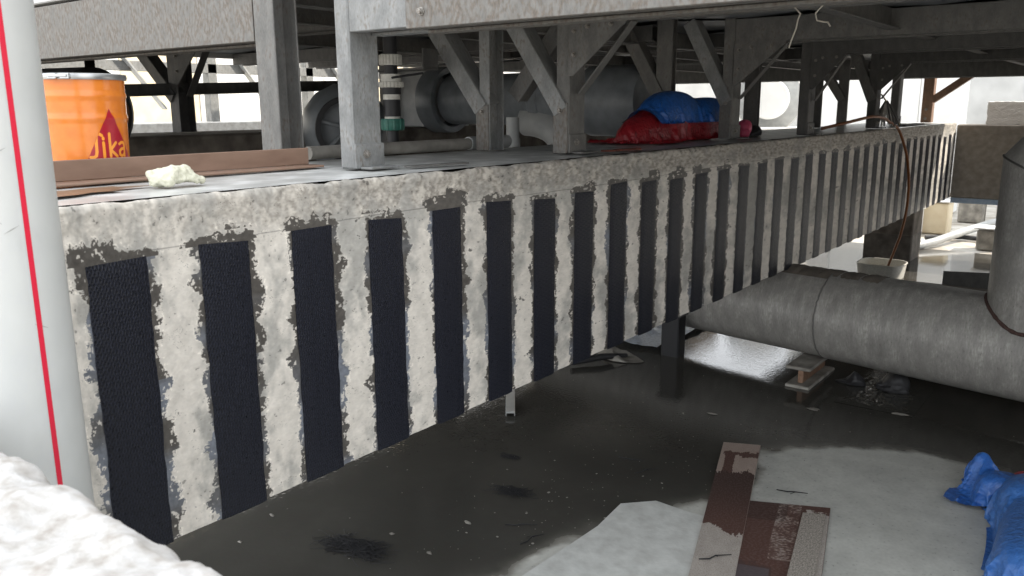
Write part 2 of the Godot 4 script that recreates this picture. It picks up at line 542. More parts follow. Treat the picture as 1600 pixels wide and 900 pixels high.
# ------------------------------------------------------------------ the strengthened beam
func build_beam() -> void:
	var N := 37
	for i in N:
		strip_top.append(1.421 + rng.randf_range(-0.012, 0.012))
	# --- render coat texture
	var W := 2048
	var H := 768
	var n1 := tall(W, H, 201, 0.009, 5, 6)
	var n2 := tall(W, H, 202, 0.035, 5, 3)
	var n5 := tall(W, H, 207, 0.10, 3, 2)
	var n3 := nbytes(W, H, 203, 0.13, 3)
	var n4 := nbytes(W, H, 204, 0.02, 3)
	var d := PackedByteArray()
	d.resize(W * H * 3)
	var hh := PackedByteArray()
	hh.resize(W * H)
	var rg := PackedByteArray()
	rg.resize(W * H)
	# per column: distance to the nearest strip edge (metres, negative under a strip), which strip and which side
	var cd := PackedFloat32Array()
	var cs := PackedInt32Array()
	for i in W:
		var z := beam_z((i + 0.5) / W)
		var q := (STRIP0 - z) / PITCH
		var st := int(floor(q))
		var t := (q - st) * PITCH
		var di := 0.0
		var id := st * 2 + 1
		if t < SW:
			di = -minf(t, SW - t)
			id = st * 2 + (1 if t > SW * 0.5 else 0)
		elif t - SW < (PITCH - SW) * 0.5:
			di = t - SW
		else:
			di = PITCH - t
			id = st * 2 + 2
		cd.append(di)
		cs.append(clampi(id, 0, 2 * N - 1))
	# slowly changing width of the resin margin, per edge and height
	var wn := noise(77, 0.045, 3)
	var wj := noise(78, 0.012, 2)
	var wid := PackedFloat32Array()
	var blu := PackedFloat32Array()
	var RB := 96
	for e in 2 * N:
		var basew := (rng.randf_range(0.004, 0.014) + (0.007 if e % 2 == 1 else 0.0)) * (1.0 if e < 26 else 0.35)
		for j in RB:
			wid.append(basew + 0.040 * maxf(0.0, wn.get_noise_2d(e * 90.0, j * 1.5) + 0.10) * (1.0 if e < 26 else 0.3) + 0.012 * wn.get_noise_2d(e * 70.0 + 33.0, j * 5.0))
			blu.append(clampf(wj.get_noise_2d(e * 130.0, j * 3.0) * 2.0 + (0.45 if j > RB * 0.5 and e < 12 else -0.2), 0, 1))
	for j in H:
		var y := TOP - (TOP - BOT) * (j + 0.5) / H
		var crest := smoothstep(1.425, 1.475, y)
		for i in W:
			var k := j * W + i
			var a := n1[k] / 255.0
			var b := n2[k] / 255.0
			var c := n3[k] / 255.0
			var e := n4[k] / 255.0
			var h := n5[k] / 255.0
			var white := smoothstep(0.32, 0.60, a * 0.7 + b * 0.25 + h * 0.05)
			var r := lerpf(0.65, 0.805, white)
			var g := lerpf(0.638, 0.78, white)
			var bl := lerpf(0.612, 0.742, white)
			var f := 1.0 + 0.12 * (b - 0.5) + 0.05 * (c - 0.5) + 0.07 * (h - 0.5)
			# skim scraped off: dark patches
			var patch := smoothstep(0.735, 0.765, e * 0.4 + b * 0.35 + h * 0.25) * (1.0 - crest)
			f *= 1.0 - 0.48 * patch
			if c < 0.11 and b < 0.42:
				f *= 0.75
			if absf(h - 0.52) < 0.010 and e > 0.66 and a > 0.45:
				f *= 0.72
			if h < 0.22 and e < 0.34:
				f *= 0.75
			var cr := crest * 0.85 * (0.35 + 0.65 * smoothstep(0.35, 0.6, b * 0.7 + a * 0.3)) * lerpf(0.30, 1.0, smoothstep(0.10, 0.42, float(i) / W))
			var ag := smoothstep(0.25, 0.75, h * 0.45 + b * 0.4 + c * 0.15)
			r = lerpf(r, lerpf(0.40, 0.70, ag), cr * 0.9)
			g = lerpf(g, lerpf(0.375, 0.675, ag), cr * 0.9)
			bl = lerpf(bl, lerpf(0.345, 0.635, ag), cr * 0.9)
			# old formwork line
			if absf(y - 1.437 - 0.004 * sin(i * 0.01)) < 0.0016:
				f *= 0.8
			var ei := cs[i]
			var over := y - strip_top[ei / 2]
			var dist := cd[i]
			var lim := wid[ei * RB + int(j * RB / float(H))] + ((b - 0.5) * 0.022 + (h - 0.5) * 0.020) * (1.0 if ei < 26 else 0.5)
			if over > 0.0:
				dist = over * 0.8 if dist < 0.0 else sqrt(dist * dist + over * over) * 0.9
				lim = lim * 1.1 + 0.006 + (a - 0.5) * 0.05
			var res := smoothstep(0.0015, -0.0015, dist - lim)
			# pale flakes left standing on the resin
			if dist > 0.002 and h > 0.66 and b > 0.52:
				res *= 0.25
			var bv := blu[ei * RB + int(j * RB / float(H))] * res * (0.0 if over > 0.0 else 1.0)
			r = lerpf(r * f, lerpf(0.315, 0.43, bv) * (0.86 + 0.28 * h), res)
			g = lerpf(g * f, lerpf(0.300, 0.445, bv) * (0.86 + 0.28 * h), res)
			bl = lerpf(bl * f, lerpf(0.282, 0.475, bv) * (0.86 + 0.28 * h), res)
			# thin bright broken lip of the skim along the torn line
			if res < 0.5 and dist - lim < 0.004 and h > 0.5:
				r *= 1.09
				g *= 1.09
				bl *= 1.09
			d[k * 3] = int(clampf(r, 0, 1) * 255)
			d[k * 3 + 1] = int(clampf(g, 0, 1) * 255)
			d[k * 3 + 2] = int(clampf(bl, 0, 1) * 255)
			rg[k] = int(lerpf(0.68 + 0.2 * (1.0 - a), 0.34, res) * 255)
			hh[k] = int(clampf(0.20 + 0.10 * white + 0.15 * b + (0.30 + 0.05 * crest) * h + 0.2 * c - 0.25 * patch - 0.18 * res, 0, 1) * 255)
	var im := Image.create_from_data(W, H, false, Image.FORMAT_RGB8, d)
	var him := Image.create_from_data(W, H, false, Image.FORMAT_L8, hh)
	var ro := Image.create_from_data(W, H, false, Image.FORMAT_L8, rg)
	var m := StandardMaterial3D.new()
	m.albedo_texture = ImageTexture.create_from_image(im)
	m.roughness = 1.0
	m.roughness_texture = ImageTexture.create_from_image(ro)
	m.heightmap_enabled = true
	m.heightmap_texture = ImageTexture.create_from_image(him)
	m.heightmap_scale = 0.2
	m.metallic_specular = 0.4

	var root := thing("concrete_beam", "long raised concrete beam wrapped with upright black carbon strips", "beam", Vector3(XF, BOT, -0.52))
	var bn := noise(205, 6.0, 4)
	var bn2 := noise(206, 34.0, 3)
	var bn3 := noise(208, 15.0, 2)
	var face := MB.new()
	# front face and rounded crest, from the bottom edge up over the crest on to the top
	var ua0 := beam_u(-0.52)
	face.grid(900, 120, func(u: float, w: float) -> Vector3:
		var z := beam_z(lerpf(ua0, 1.0, u))
		var s := w * 1.12  # past 1: round the crest
		var y: float
		var x := XF
		var nn := Vector3(1, 0, 0)
		var amp := 0.0022
		if s < 0.93:
			y = lerpf(BOT, 1.533, s / 0.93)
		else:
			var q := (s - 0.93) / 0.19
			var an := clampf(q * 1.5, 0.0, 1.0) * PI / 2
			y = 1.533 + 0.022 * sin(an)
			x = XF - 0.022 * (1.0 - cos(an)) - maxf(0.0, q - 0.667) * 0.16
			nn = Vector3(cos(an), sin(an), 0)
		var crest := smoothstep(1.43, 1.50, y)
		var near := smoothstep(-9.0, -1.5, z)
		amp += 0.0050 * crest * (0.3 + 0.7 * near) * lerpf(1.0, 0.55, smoothstep(-1.6, -1.0, z))
		var dv := bn.get_noise_3d(z, y, 3.0) * amp * 0.8 + bn2.get_noise_3d(z, y, x) * amp * 0.35 - maxf(0.0, bn3.get_noise_3d(z * 0.7, y * 1.4, x)) * amp * 1.1
		dv -= crest * 0.004
		if s > 1.06:
			dv = minf(dv, 0.0) - 0.002 - (s - 1.06) * 0.2
		return Vector3(x, y, z) + nn * dv, func(u: float, w: float) -> Vector2:
		var s := w * 1.12
		var y := lerpf(BOT, 1.533, s / 0.93) if s < 0.93 else 1.533 + 0.022 * (s - 0.93) / 0.19
		return Vector2(lerpf(ua0, 1.0, u), (TOP - y) / (TOP - BOT)), Vector3(1, 0.3, 0))
	put("render_coat", face, m, root)
	var body := MB.new()
	var xb := -2.62
	body.grid(60, 10, func(u: float, w: float) -> Vector3:
		return Vector3(lerpf(XF - 0.036, xb, w), TOP - 0.0035 + 0.0015 * bn.get_noise_2d(w * 0.6, u * 4.0), lerpf(-0.52, -10.77, u)), nouv, Vector3.UP)
	put("top_surface", body, S.top, root)
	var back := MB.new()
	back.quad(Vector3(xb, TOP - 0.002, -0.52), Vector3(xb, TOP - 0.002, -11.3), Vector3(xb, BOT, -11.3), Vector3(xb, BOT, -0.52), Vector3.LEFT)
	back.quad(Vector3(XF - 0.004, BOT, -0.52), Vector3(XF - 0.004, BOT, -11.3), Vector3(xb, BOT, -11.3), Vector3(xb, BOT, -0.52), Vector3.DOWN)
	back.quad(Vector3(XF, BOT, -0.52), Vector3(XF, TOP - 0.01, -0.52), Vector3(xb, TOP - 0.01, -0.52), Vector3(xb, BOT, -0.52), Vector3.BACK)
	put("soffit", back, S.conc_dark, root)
	# --- strips
	var wv := weave()
	for i in N - 2:
		var za := STRIP0 - i * PITCH
		if za - SW < -10.76:
			continue
		var q := MB.new()
		var e1 := noise(300 + i, 5.0, 3)
		var yt := strip_top[i]
		var tilt := rng.randf_range(-0.003, 0.003)
		var ph := rng.randf()
		var sl := rng.randf_range(-0.012, 0.008)
		q.grid(6, 40, func(u: float, w: float) -> Vector3:
			var y := lerpf(yt + sl * (u - 0.5), BOT - 0.004, w)
			var zz := za - SW * u + e1.get_noise_2d(y * 2.0, 0.0 if u < 0.5 else 9.0) * 0.004 * absf(u - 0.5) * 2.0 + tilt * (1.0 - w)
			var edge := 0.0 if (u < 0.01 or u > 0.99 or w < 0.01) else 0.0035
			return Vector3(XF + 0.0015 + edge + 0.0009 * e1.get_noise_2d(zz * 8.0, y * 3.0), y, zz), func(u: float, w: float) -> Vector2:
			return Vector2(u * SW / 0.16 + ph, w * 0.72 / 0.16 + ph), Vector3.RIGHT)
		put("carbon_strip", q, wv[i % 3], root)

func weave() -> Array:
	var res := []
	for kind in 3:
		var W := 512
		var d := PackedByteArray()
		d.resize(W * W * 3)
		var hb := PackedByteArray()
		hb.resize(W * W)
		var rb := PackedByteArray()
		rb.resize(W * W)
		var nb := nbytes(W, W, 400 + kind, 0.02, 4, true)
		var nf := nbytes(W, W, 410 + kind, 0.12, 2, true)
		for j in W:
			for i in W:
				var k := j * W + i
				var b := nb[k] / 255.0
				var f := nf[k] / 255.0
				# fine lattice: vertical tows crossed by a slanted stitch
				var tow := 0.5 + 0.5 * cos(TAU * i / W * 22.0)
				var st := 0.5 + 0.5 * cos(TAU * (j * 10.0 + i * 18.0) / W)
				var st2 := 0.5 + 0.5 * cos(TAU * (j * 10.0 - i * 18.0) / W)
				var h := 0.30 * tow + 0.60 * maxf(st, st2) + 0.1 * f
				var g := 0.094 + 0.045 * (b - 0.5) + 0.085 * (h - 0.5)
				if f > 0.9 and b > 0.62:
					g += 0.05
				d[k * 3] = int(clampf(g * 1.0, 0, 1) * 255)
				d[k * 3 + 1] = int(clampf(g * 1.06, 0, 1) * 255)
				d[k * 3 + 2] = int(clampf(g * 1.36, 0, 1) * 255)
				hb[k] = int(clampf(h, 0, 1) * 255)
				rb[k] = int(clampf(0.38 + 0.3 * (b - 0.5), 0, 1) * 255)
		var m := StandardMaterial3D.new()
		m.albedo_texture = ImageTexture.create_from_image(Image.create_from_data(W, W, false, Image.FORMAT_RGB8, d))
		m.heightmap_enabled = true
		m.heightmap_texture = ImageTexture.create_from_image(Image.create_from_data(W, W, false, Image.FORMAT_L8, hb))
		m.heightmap_scale = 0.12
		m.roughness = 1.0
		m.roughness_texture = ImageTexture.create_from_image(Image.create_from_data(W, W, false, Image.FORMAT_L8, rb))
		m.metallic_specular = 0.33
		res.append(m)
	return res

# ------------------------------------------------------------------ tower frames and deck
func bolt(p: Vector3, ax: Vector3, r: float, parent: Node) -> void:
	var b := MB.new()
	b.lathe([Vector2(0.0, -0.004), Vector2(r * 1.5, -0.004), Vector2(r * 1.5, 0.002), Vector2(r, 0.002), Vector2(r, 0.011), Vector2(r * 0.6, 0.013), Vector2(0.0, 0.013)], p, ax, 6)
	put("bolt", b, S.bolt, parent)

# channel girder along x, webs at z and z - 0.13
func girder(x0: float, x1: float, y0: float, y1: float, z: float, m: Material, parent: Node) -> void:
	var g := MB.new()
	g.bb(x0, x1, y0, y1, z - 0.008, z, 0.004)
	g.bb(x0, x1, y0, y0 + 0.009, z - 0.055, z - 0.0085, 0.002)
	g.bb(x0, x1, y1 - 0.009, y1, z - 0.055, z - 0.0085, 0.002)
	put("girder", g, m, parent)
	var k := MB.new()
	k.bb(x0, x1, y0 - 0.006, y1, z - 0.150, z - 0.142, 0.002)
	k.bb(x0, x1, y0 - 0.006, y0 + 0.004, z - 0.1415, z - 0.095, 0.002)
	put("back_channel", k, m, parent)

func brace(a: Vector3, b: Vector3, w: float, dep: float, m: Material, parent: Node) -> void:
	# angle section: a broad face towards +z and a leg running back along its upper edge
	var q := MB.new()
	var d := (b - a).normalized()
	var side := Vector3(-d.y, d.x, 0).normalized()
	if side.x < 0:
		side = -side
	q.box((a + b) * 0.5, Vector3((b - a).length(), w, 0.007), 0.002, Basis(d, Vector3(0, 0, 1).cross(d), Vector3(0, 0, 1)))
	var off := side * (w * 0.5 - 0.0036) - Vector3(0, 0, dep * 0.5 + 0.0034)
	q.box((a + b) * 0.5 + off, Vector3((b - a).length() - 0.01, 0.007, dep), 0.002, Basis(d, Vector3(0, 0, 1).cross(d), Vector3(0, 0, 1)))
	put("brace", q, m, parent)

func front_post(x: float, z: float, w: float, y1: float, m: Material, parent: Node) -> void:
	var p := MB.new()
	p.bb(x - w, x, TOP + 0.002, y1, z - 0.13, z, 0.006)
	put("post", p, m, parent)
	var b := MB.new()
	b.bb(x - 0.005, x + 0.006, TOP + 0.004, TOP + 0.085, z - 0.135, z - 0.002, 0.003)
	b.bb(x + 0.0065, x + 0.06, TOP + 0.002, TOP + 0.010, z - 0.15, z - 0.02, 0.002)
	put("base_angle", b, m, parent)
	bolt(Vector3(x + 0.008, TOP + 0.05, z - 0.05), Vector3.RIGHT, 0.010, parent)

func rear_post(x: float, z: float, w: float, y1: float, m: Material, parent: Node, y0 := TOP) -> void:
	var p := MB.new()
	p.bb(x - w, x, y0 + 0.002, y1, z - 0.008, z, 0.003)
	p.bb(x - w, x - w + 0.008, y0 + 0.002, y1, z - 0.122, z - 0.0085, 0.002)
	p.bb(x - w, x - w * 0.3, y0 + 0.002, y1, z - 0.13, z - 0.1225, 0.002)
	put("rear_post", p, m, parent)

func gusset(x: float, y: float, z: float, w: float, h: float, m: Material, parent: Node) -> void:
	var g := MB.new()
	g.prism_xy([Vector2(x, y), Vector2(x + w, y), Vector2(x + w - 0.012, y - 0.022), Vector2(x + 0.024, y - h), Vector2(x, y - h)], z + 0.004, z + 0.011)
	put("gusset_plate", g, m, parent)
	var f := MB.new()
	f.bar(Vector3(x + w - 0.02, y - 0.014, z - 0.07), Vector3(x + 0.016, y - h * 1.32, z - 0.07), 0.05, 0.007, Vector3(1, -1, 0))
	put("knee_strut", f, m, parent)
	for q in [Vector2(0.03, -0.045), Vector2(0.03, -h * 0.62), Vector2(w * 0.33, -0.03), Vector2(w * 0.72, -0.028)]:
		bolt(Vector3(x + q.x, y + q.y, z + 0.013), Vector3.BACK, 0.007, parent)

func stub(x: float, z: float, y1: float, m: Material, parent: Node) -> void:
	var s := MB.new()
	s.bb(x - 0.075, x - 0.002, TOP + 0.003, y1, z + 0.0005, z + 0.009, 0.003)
	put("cleat", s, m, parent)
	bolt(Vector3(x - 0.038, y1 - 0.03, z + 0.011), Vector3.BACK, 0.009, parent)

func build_tower() -> void:
	# frame 1, at the near edge of the tower
	var f := thing("steel_trestle", "nearest steel frame, pale speckled girder on the bolted post by the brown angle", "trestle", Vector3(-2.1, TOP, -1.88))
	front_post(-2.085, -1.88, 0.066, 2.5, S.steel, f)
	girder(-2.082, -1.83, 1.990, 2.225, -1.882, S.steel, f)
	girder(-1.826, 8.0, 1.984, 2.225, -1.874, S.steel_rust, f)
	girder(-7.0, -2.575, 1.985, 2.215, -1.88, S.steel_rust, f)
	rear_post(-2.46, -1.88, 0.108, 2.3, S.steel_b, f)
	bolt(Vector3(-1.76, 2.03, -1.872), Vector3.BACK, 0.009, f)
	bolt(Vector3(-1.98, 2.12, -1.88), Vector3.BACK, 0.008, f)
	# frame 2
	f = thing("steel_trestle", "second steel frame from the orange pail, gusset plate right of its rusty post", "trestle", Vector3(-2.0, TOP, -3.02))
	front_post(-2.0, -3.02, 0.066, 2.3, S.steel_b, f)
	girder(-1.998, 8.0, 2.100, 2.25, -3.02, S.steel_b, f)
	girder(-7.0, -2.6, 2.155, 2.25, -3.02, S.steel_b, f)
	brace(Vector3(-2.335, 2.17, -3.011), Vector3(-2.035, 1.735, -3.011), 0.075, 0.09, S.steel, f)
	stub(-2.0, -3.02, 1.77, S.steel_rust, f)
	gusset(-1.998, 2.105, -3.02, 0.285, 0.225, S.steel_b, f)
	rear_post(-2.43, -3.02, 0.058, 2.3, S.steel, f)
	brace(Vector3(-2.80, 2.17, -3.011), Vector3(-2.475, 1.745, -3.011), 0.08, 0.1, S.steel, f)
	stub(-2.43, -3.02, 1.765, S.steel_rust, f)
	brace(Vector3(-2.40, 1.80, -3.16), Vector3(-2.05, 2.2, -3.16), 0.08, 0.06, S.steel_b, f)
	rear_post(-4.95, -3.02, 0.10, 2.3, S.steel_dark, f, 1.605)
	brace(Vector3(-5.45, 2.2, -3.01), Vector3(-5.0, 1.82, -3.01), 0.08, 0.08, S.steel_dark, f)
	gusset(-4.95, 2.12, -3.02, 0.26, 0.22, S.steel_dark, f)
	# frame 3
	f = thing("steel_trestle", "third steel frame, the one straddling the blue and red bundle", "trestle", Vector3(-2.05, TOP, -4.86))
	front_post(-2.05, -4.86, 0.07, 2.3, S.steel_b, f)
	girder(-2.048, 8.0, 2.115, 2.25, -4.86, S.steel_b, f)
	girder(-7.0, -2.6, 2.155, 2.25, -4.86, S.steel_dark, f)
	brace(Vector3(-2.345, 2.25, -4.851), Vector3(-2.085, 1.77, -4.851), 0.08, 0.1, S.steel, f)
	stub(-2.05, -4.86, 1.80, S.steel_b, f)
	gusset(-2.048, 2.118, -4.86, 0.31, 0.245, S.steel_b, f)
	rear_post(-2.455, -4.86, 0.108, 2.3, S.steel_b, f)
	brace(Vector3(-2.80, 2.25, -4.851), Vector3(-2.52, 1.78, -4.851), 0.085, 0.1, S.steel_b, f)
	rear_post(-4.95, -4.86, 0.10, 2.3, S.steel_dark, f, 1.605)
	# frame 4
	f = thing("steel_trestle", "fourth steel frame, between the red and blue bundle and the hose", "trestle", Vector3(-1.885, TOP, -5.75))
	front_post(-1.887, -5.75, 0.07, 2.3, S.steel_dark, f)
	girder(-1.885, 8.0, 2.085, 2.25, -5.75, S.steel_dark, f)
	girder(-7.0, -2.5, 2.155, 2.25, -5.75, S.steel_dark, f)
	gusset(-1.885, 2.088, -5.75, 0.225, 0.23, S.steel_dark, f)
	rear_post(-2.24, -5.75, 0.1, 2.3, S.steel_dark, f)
	# frame 5
	f = thing("steel_trestle", "fifth steel frame, the one the brown hose loops around", "trestle", Vector3(-1.935, TOP, -7.65))
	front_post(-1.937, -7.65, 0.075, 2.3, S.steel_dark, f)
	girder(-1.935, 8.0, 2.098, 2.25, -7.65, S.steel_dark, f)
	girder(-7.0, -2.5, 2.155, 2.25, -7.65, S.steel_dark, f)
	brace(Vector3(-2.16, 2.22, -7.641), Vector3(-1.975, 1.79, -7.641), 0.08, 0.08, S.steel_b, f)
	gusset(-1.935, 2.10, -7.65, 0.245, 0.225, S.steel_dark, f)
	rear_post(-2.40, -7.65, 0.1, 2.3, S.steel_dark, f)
	# frame 6
	f = thing("steel_trestle", "farthest steel frame under the dark end girder, beside the rusty brown post", "trestle", Vector3(-2.12, TOP, -9.3))
	front_post(-2.14, -9.3, 0.08, 2.2, S.steel_b, f)
	rear_post(-2.56, -9.0, 0.1, 2.2, S.steel_b, f)
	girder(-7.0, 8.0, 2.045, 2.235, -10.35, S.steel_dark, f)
	brace(Vector3(-2.9, 2.22, -8.98), Vector3(-2.61, 1.8, -8.98), 0.08, 0.08, S.steel_b, f)
	# brown corner post
	f = thing("rusty_stanchion", "rusty brown steel post with slanted brace on the far end of the beam", "post", Vector3(-2.1, TOP, -10.5))
	var p := MB.new()
	p.bb(-2.17, -2.06, TOP, 2.3, -10.512, -10.5, 0.003)
	p.bb(-2.072, -2.06, TOP, 2.3, -10.62, -10.5125, 0.003)
	put("post", p, S.brown_steel, f)
	brace(Vector3(-2.07, 1.80, -10.49), Vector3(-1.62, 2.13, -10.49), 0.075, 0.07, S.brown_steel, f)
	for yy in [1.60, 1.70]:
		bolt(Vector3(-2.12, yy, -10.498), Vector3.BACK, 0.012, f)

	# basin deck and casing over everything
	var t := thing("cooling_tower", "dark underside and casing of the cooling tower over the beam", "cooling tower", Vector3(-2, 2.25, -6))
	var zs := [-1.9, -3.02, -4.86, -5.75, -7.65, -10.5]
	for i in 5:
		var q := MB.new()
		var za: float = zs[i] - (0.15 if i else 0.0)
		var zb: float = zs[i + 1]
		# shallow folded pan
		var nx := 15
		for k in nx:
			var xa := lerpf(-7.0, 8.0, float(k) / nx)
			var xb := lerpf(-7.0, 8.0, float(k + 1) / nx)
			var xm := (xa + xb) / 2
			for e in [[xa, xm, 0.0, 0.025], [xm, xb, 0.025, 0.0]]:
				q.quad(Vector3(e[0], 2.252 + e[2], za), Vector3(e[1], 2.252 + e[3], za), Vector3(e[1], 2.252 + e[3], zb), Vector3(e[0], 2.252 + e[2], zb), Vector3.DOWN)
		put("floor_pan", q, S.deck, t)
	for xj in [-4.4, -3.3, -2.75, -1.2, -0.15, 0.9, 2.2, 4.2, 6.2]:
		for i in 5:
			var q := MB.new()
			var za: float = zs[i] - 0.152
			var zb: float = zs[i + 1] + 0.002
			q.bb(xj, xj + 0.008, 2.14, 2.251, za, zb, 0.002)
			q.bb(xj + 0.0085, xj + 0.06, 2.14, 2.148, za, zb, 0.002)
			put("joist", q, S.steel_b if i < 3 else S.steel_dark, t)
	var slab := MB.new()
	slab.bb(-7.0, 8.0, 2.30, 2.42, -10.52, -1.93, 0.002)
	put("basin_floor_plate", slab, S.deck, t)
	for side in 4:
		var q := MB.new()
		if side == 0:
			q.bb(-7.0, 8.0, 2.229, 4.3, -1.95, -1.878, 0.005)
		elif side == 1:
			q.bb(-7.0, 8.0, 2.238, 4.3, -10.56, -10.505, 0.005)
		elif side == 2:
			q.bb(-7.06, -7.002, 2.21, 4.3, -10.56, -1.885, 0.005)
		else:
			q.bb(8.002, 8.06, 2.0, 4.3, -10.56, -1.885, 0.005)
		put("casing_panel", q, S.grey_far, t)

# ------------------------------------------------------------------ background
func build_background() -> void:
	# return wall at the end of the beam
	var w := thing("end_wall", "brown grey concrete cross wall at the end of the beam", "wall", Vector3(-0.5, BOT, -10.9))
	var mb := MB.new()
	mb.bb(XF + 0.002, 6.0, 0.70, 1.53, -11.1, -10.772, 0.012)
	put("wall_body", mb, mat([[0.0, C(136, 128, 118)], [0.5, C(150, 142, 132)], [1.0, C(164, 156, 146)]], Vector3(0.7, 0.7, 0.7), 0.92, 0.3, 53, 0.03, 6), w)
	var cp := MB.new()
	cp.bb(XF + 0.002, 6.0, 1.4305, 1.4345, -10.7721, -10.768, 0.001)
	put("pour_line", cp, S.conc, w)
	var bl := MB.new()
	bl.bb(XF + 0.01, 4.0, 0.64, 0.698, -11.12, -10.78, 0.004)
	put("blue_sheet_edge", bl, mat([[0.0, C(160, 184, 210)], [1.0, C(196, 210, 226)]], Vector3(3, 3, 3), 0.5, 0.0, 51), w)
	var rw := thing("basin_side_wall", "dark concrete side wall of the basin opposite the striped beam", "wall", Vector3(3.4, 0, -6))
	var rm := MB.new()
	rm.bb(3.8, 4.1, -0.02, 2.13, -5.6, -2.2, 0.01)
	put("wall_body", rm, S.conc_dark, rw)
	# columns under the beam
	for q in [[-2.35, -10.48, "square concrete column under the far end of the striped beam"]]:
		var c := thing("concrete_column", q[2], "column", Vector3(q[0], 0, q[1]))
		var b := MB.new()
		b.bb(q[0] - 0.255, q[0] + 0.265, -0.05, 0.695, q[1] - 0.23, q[1] + 0.23, 0.012)
		put("shaft", b, S.conc_dark, c)
		var bb2 := MB.new()
		bb2.bb(q[0] - 0.258, q[0] + 0.268, -0.05, 0.30, q[1] - 0.233, q[1] + 0.233, 0.012)
		put("damp_foot", bb2, mat([[0.0, C(60, 55, 50)], [0.6, C(88, 82, 75)], [1.0, C(110, 104, 96)]], Vector3(0.9, 0.9, 0.9), 0.7, 0.2, 52), c)
	# second plinth beam behind
	var r := thing("rear_beam", "plain dark concrete beam running behind the grey ducts", "beam", Vector3(-5.0, 0.75, -5))
	var rb := MB.new()
	rb.bb(-5.35, -4.68, 1.22, 1.60, -11.0, -0.9, 0.015)
	put("beam_body", rb, S.conc_dark, r)
	for i in 3:
		var c2 := MB.new()
		c2.bb(-5.2, -4.85, -0.02, 1.218, -1.9 - i * 3.6, -1.55 - i * 3.6, 0.01)
		put("column", c2, S.conc_dark, r)
	# far building wall behind the tower
	var fw := thing("far_building", "pale grey rendered building wall far behind the tower", "building", Vector3(-2, 0, -18))
	for i in 9:
		var q := MB.new()
		var xa := -15.0 + i * 2.6
		q.bb(xa + 0.004, xa + 2.596, -0.02, 3.2 if xa < -6.3 else 7.4, -18.3, -18.0 + 0.006 * (i % 3), 0.01)
		put("wall_panel", q, S.grey_far, fw)
	for xa in [-6.9, -6.78, -4.6, -3.7]:
		var q := MB.new()
		q.tube([Vector3(xa, 0, -17.9), Vector3(xa, 3.1, -17.9)], [0.05], 10)
		put("downpipe", q, S.white_far, fw)
	# left exterior wall of white and cream sheets
	var lw := thing("sheeted_wall", "sunlit wall of white and cream sheets beyond the left side of the tower", "wall", Vector3(-11, 0, -8))
	for i in 16:
		var q := MB.new()
		var za := 1.0 - i * 1.15
		q.bb(-11.2, -11.0 + 0.012 * (i % 2), 0, 4.5, za - 1.14, za, 0.008)
		put("sheet", q, S.cream if i % 4 == 2 else S.white_far, lw)
	# lit steel platform outside
	var pf := thing("steel_platform", "pale galvanised platform frame standing outside behind the orange pail", "platform", Vector3(-9, 0, -6))
	var g := MB.new()
	g.bb(-9.06, -9.0, 2.16, 2.27, -9.0, -2.0, 0.004)
	put("rail", g, S.steel, pf)
	for k in 4:
		var q := MB.new()
		var z := -4.45 - k * 1.45
		q.bb(-9.12, -9.0, 0, 2.9, z - 0.12, z, 0.004)
		put("post", q, S.steel, pf)
		var b2 := MB.new()
		b2.bar(Vector3(-8.98, 2.7, z - 0.1), Vector3(-8.98, 1.75, z - 0.85), 0.02, 0.09, Vector3(1, 0, 0))
		put("brace", b2, S.duct_light, pf)
		for e in 2:
			bolt(Vector3(-8.995, 2.2 + e * 0.04, z - 0.5), Vector3.RIGHT, 0.02, pf)
	var kb := MB.new()
	kb.bb(-9.3, -8.8, 0, 1.60, -12.0, 0.0, 0.01)
	put("base_kerb", kb, S.conc_white, pf)
	# dark tilted rail behind
	var rl := MB.new()
	rl.bar(Vector3(-5.05, 1.845, -2.1), Vector3(-5.05, 1.93, -4.7), 0.05, 0.075, Vector3.UP)
	rl.bar(Vector3(-5.02, 1.815, -2.1), Vector3(-5.02, 1.90, -4.7), 0.09, 0.008, Vector3.UP)
	single("cable_rail", rl, S.steel_dark, "dark tilted steel rail above the rear beam, behind the pail", "rail")
	# big white pipe outlet
	var bp := thing("white_pipe", "big white round pipe outlet seen beyond the red and blue bundle", "pipe", Vector3(-4.85, 1.85, -13))
	var lb := MB.new()
	lb.lathe([Vector2(0.0, 0.0), Vector2(0.29, 0.0), Vector2(0.31, -0.02), Vector2(0.31, -1.4)], Vector3(-4.85, 1.85, -12.9), Vector3(0.35, 0, 1), 40)
	put("pipe_end", lb, S.white_far, bp)
	var fl := MB.new()
	fl.lathe([Vector2(0.32, -0.3), Vector2(0.5, -0.3), Vector2(0.52, -0.34), Vector2(0.52, -0.5), Vector2(0.32, -0.5)], Vector3(-4.85, 1.85, -12.9), Vector3(0.35, 0, 1), 40)
	put("flange", fl, S.duct_light, bp)
	var sd := MB.new()
	sd.bb(-5.5, -4.1, 0.0, 1.42, -14.0, -12.6, 0.02)
	put("pedestal", sd, S.conc_white, bp)
	# white tank behind the posts
	var tk := thing("white_panel_tank", "tall white panel tank far behind the fourth and fifth frames", "tank", Vector3(-4.2, 0, -15))
	for i in 4:
		var q := MB.new()
		q.bb(-5.0 + i * 0.62, -4.386 + i * 0.62, 0, 3.2, -15.6, -15.0, 0.02)
		put("tank_panel", q, S.white_far, tk)
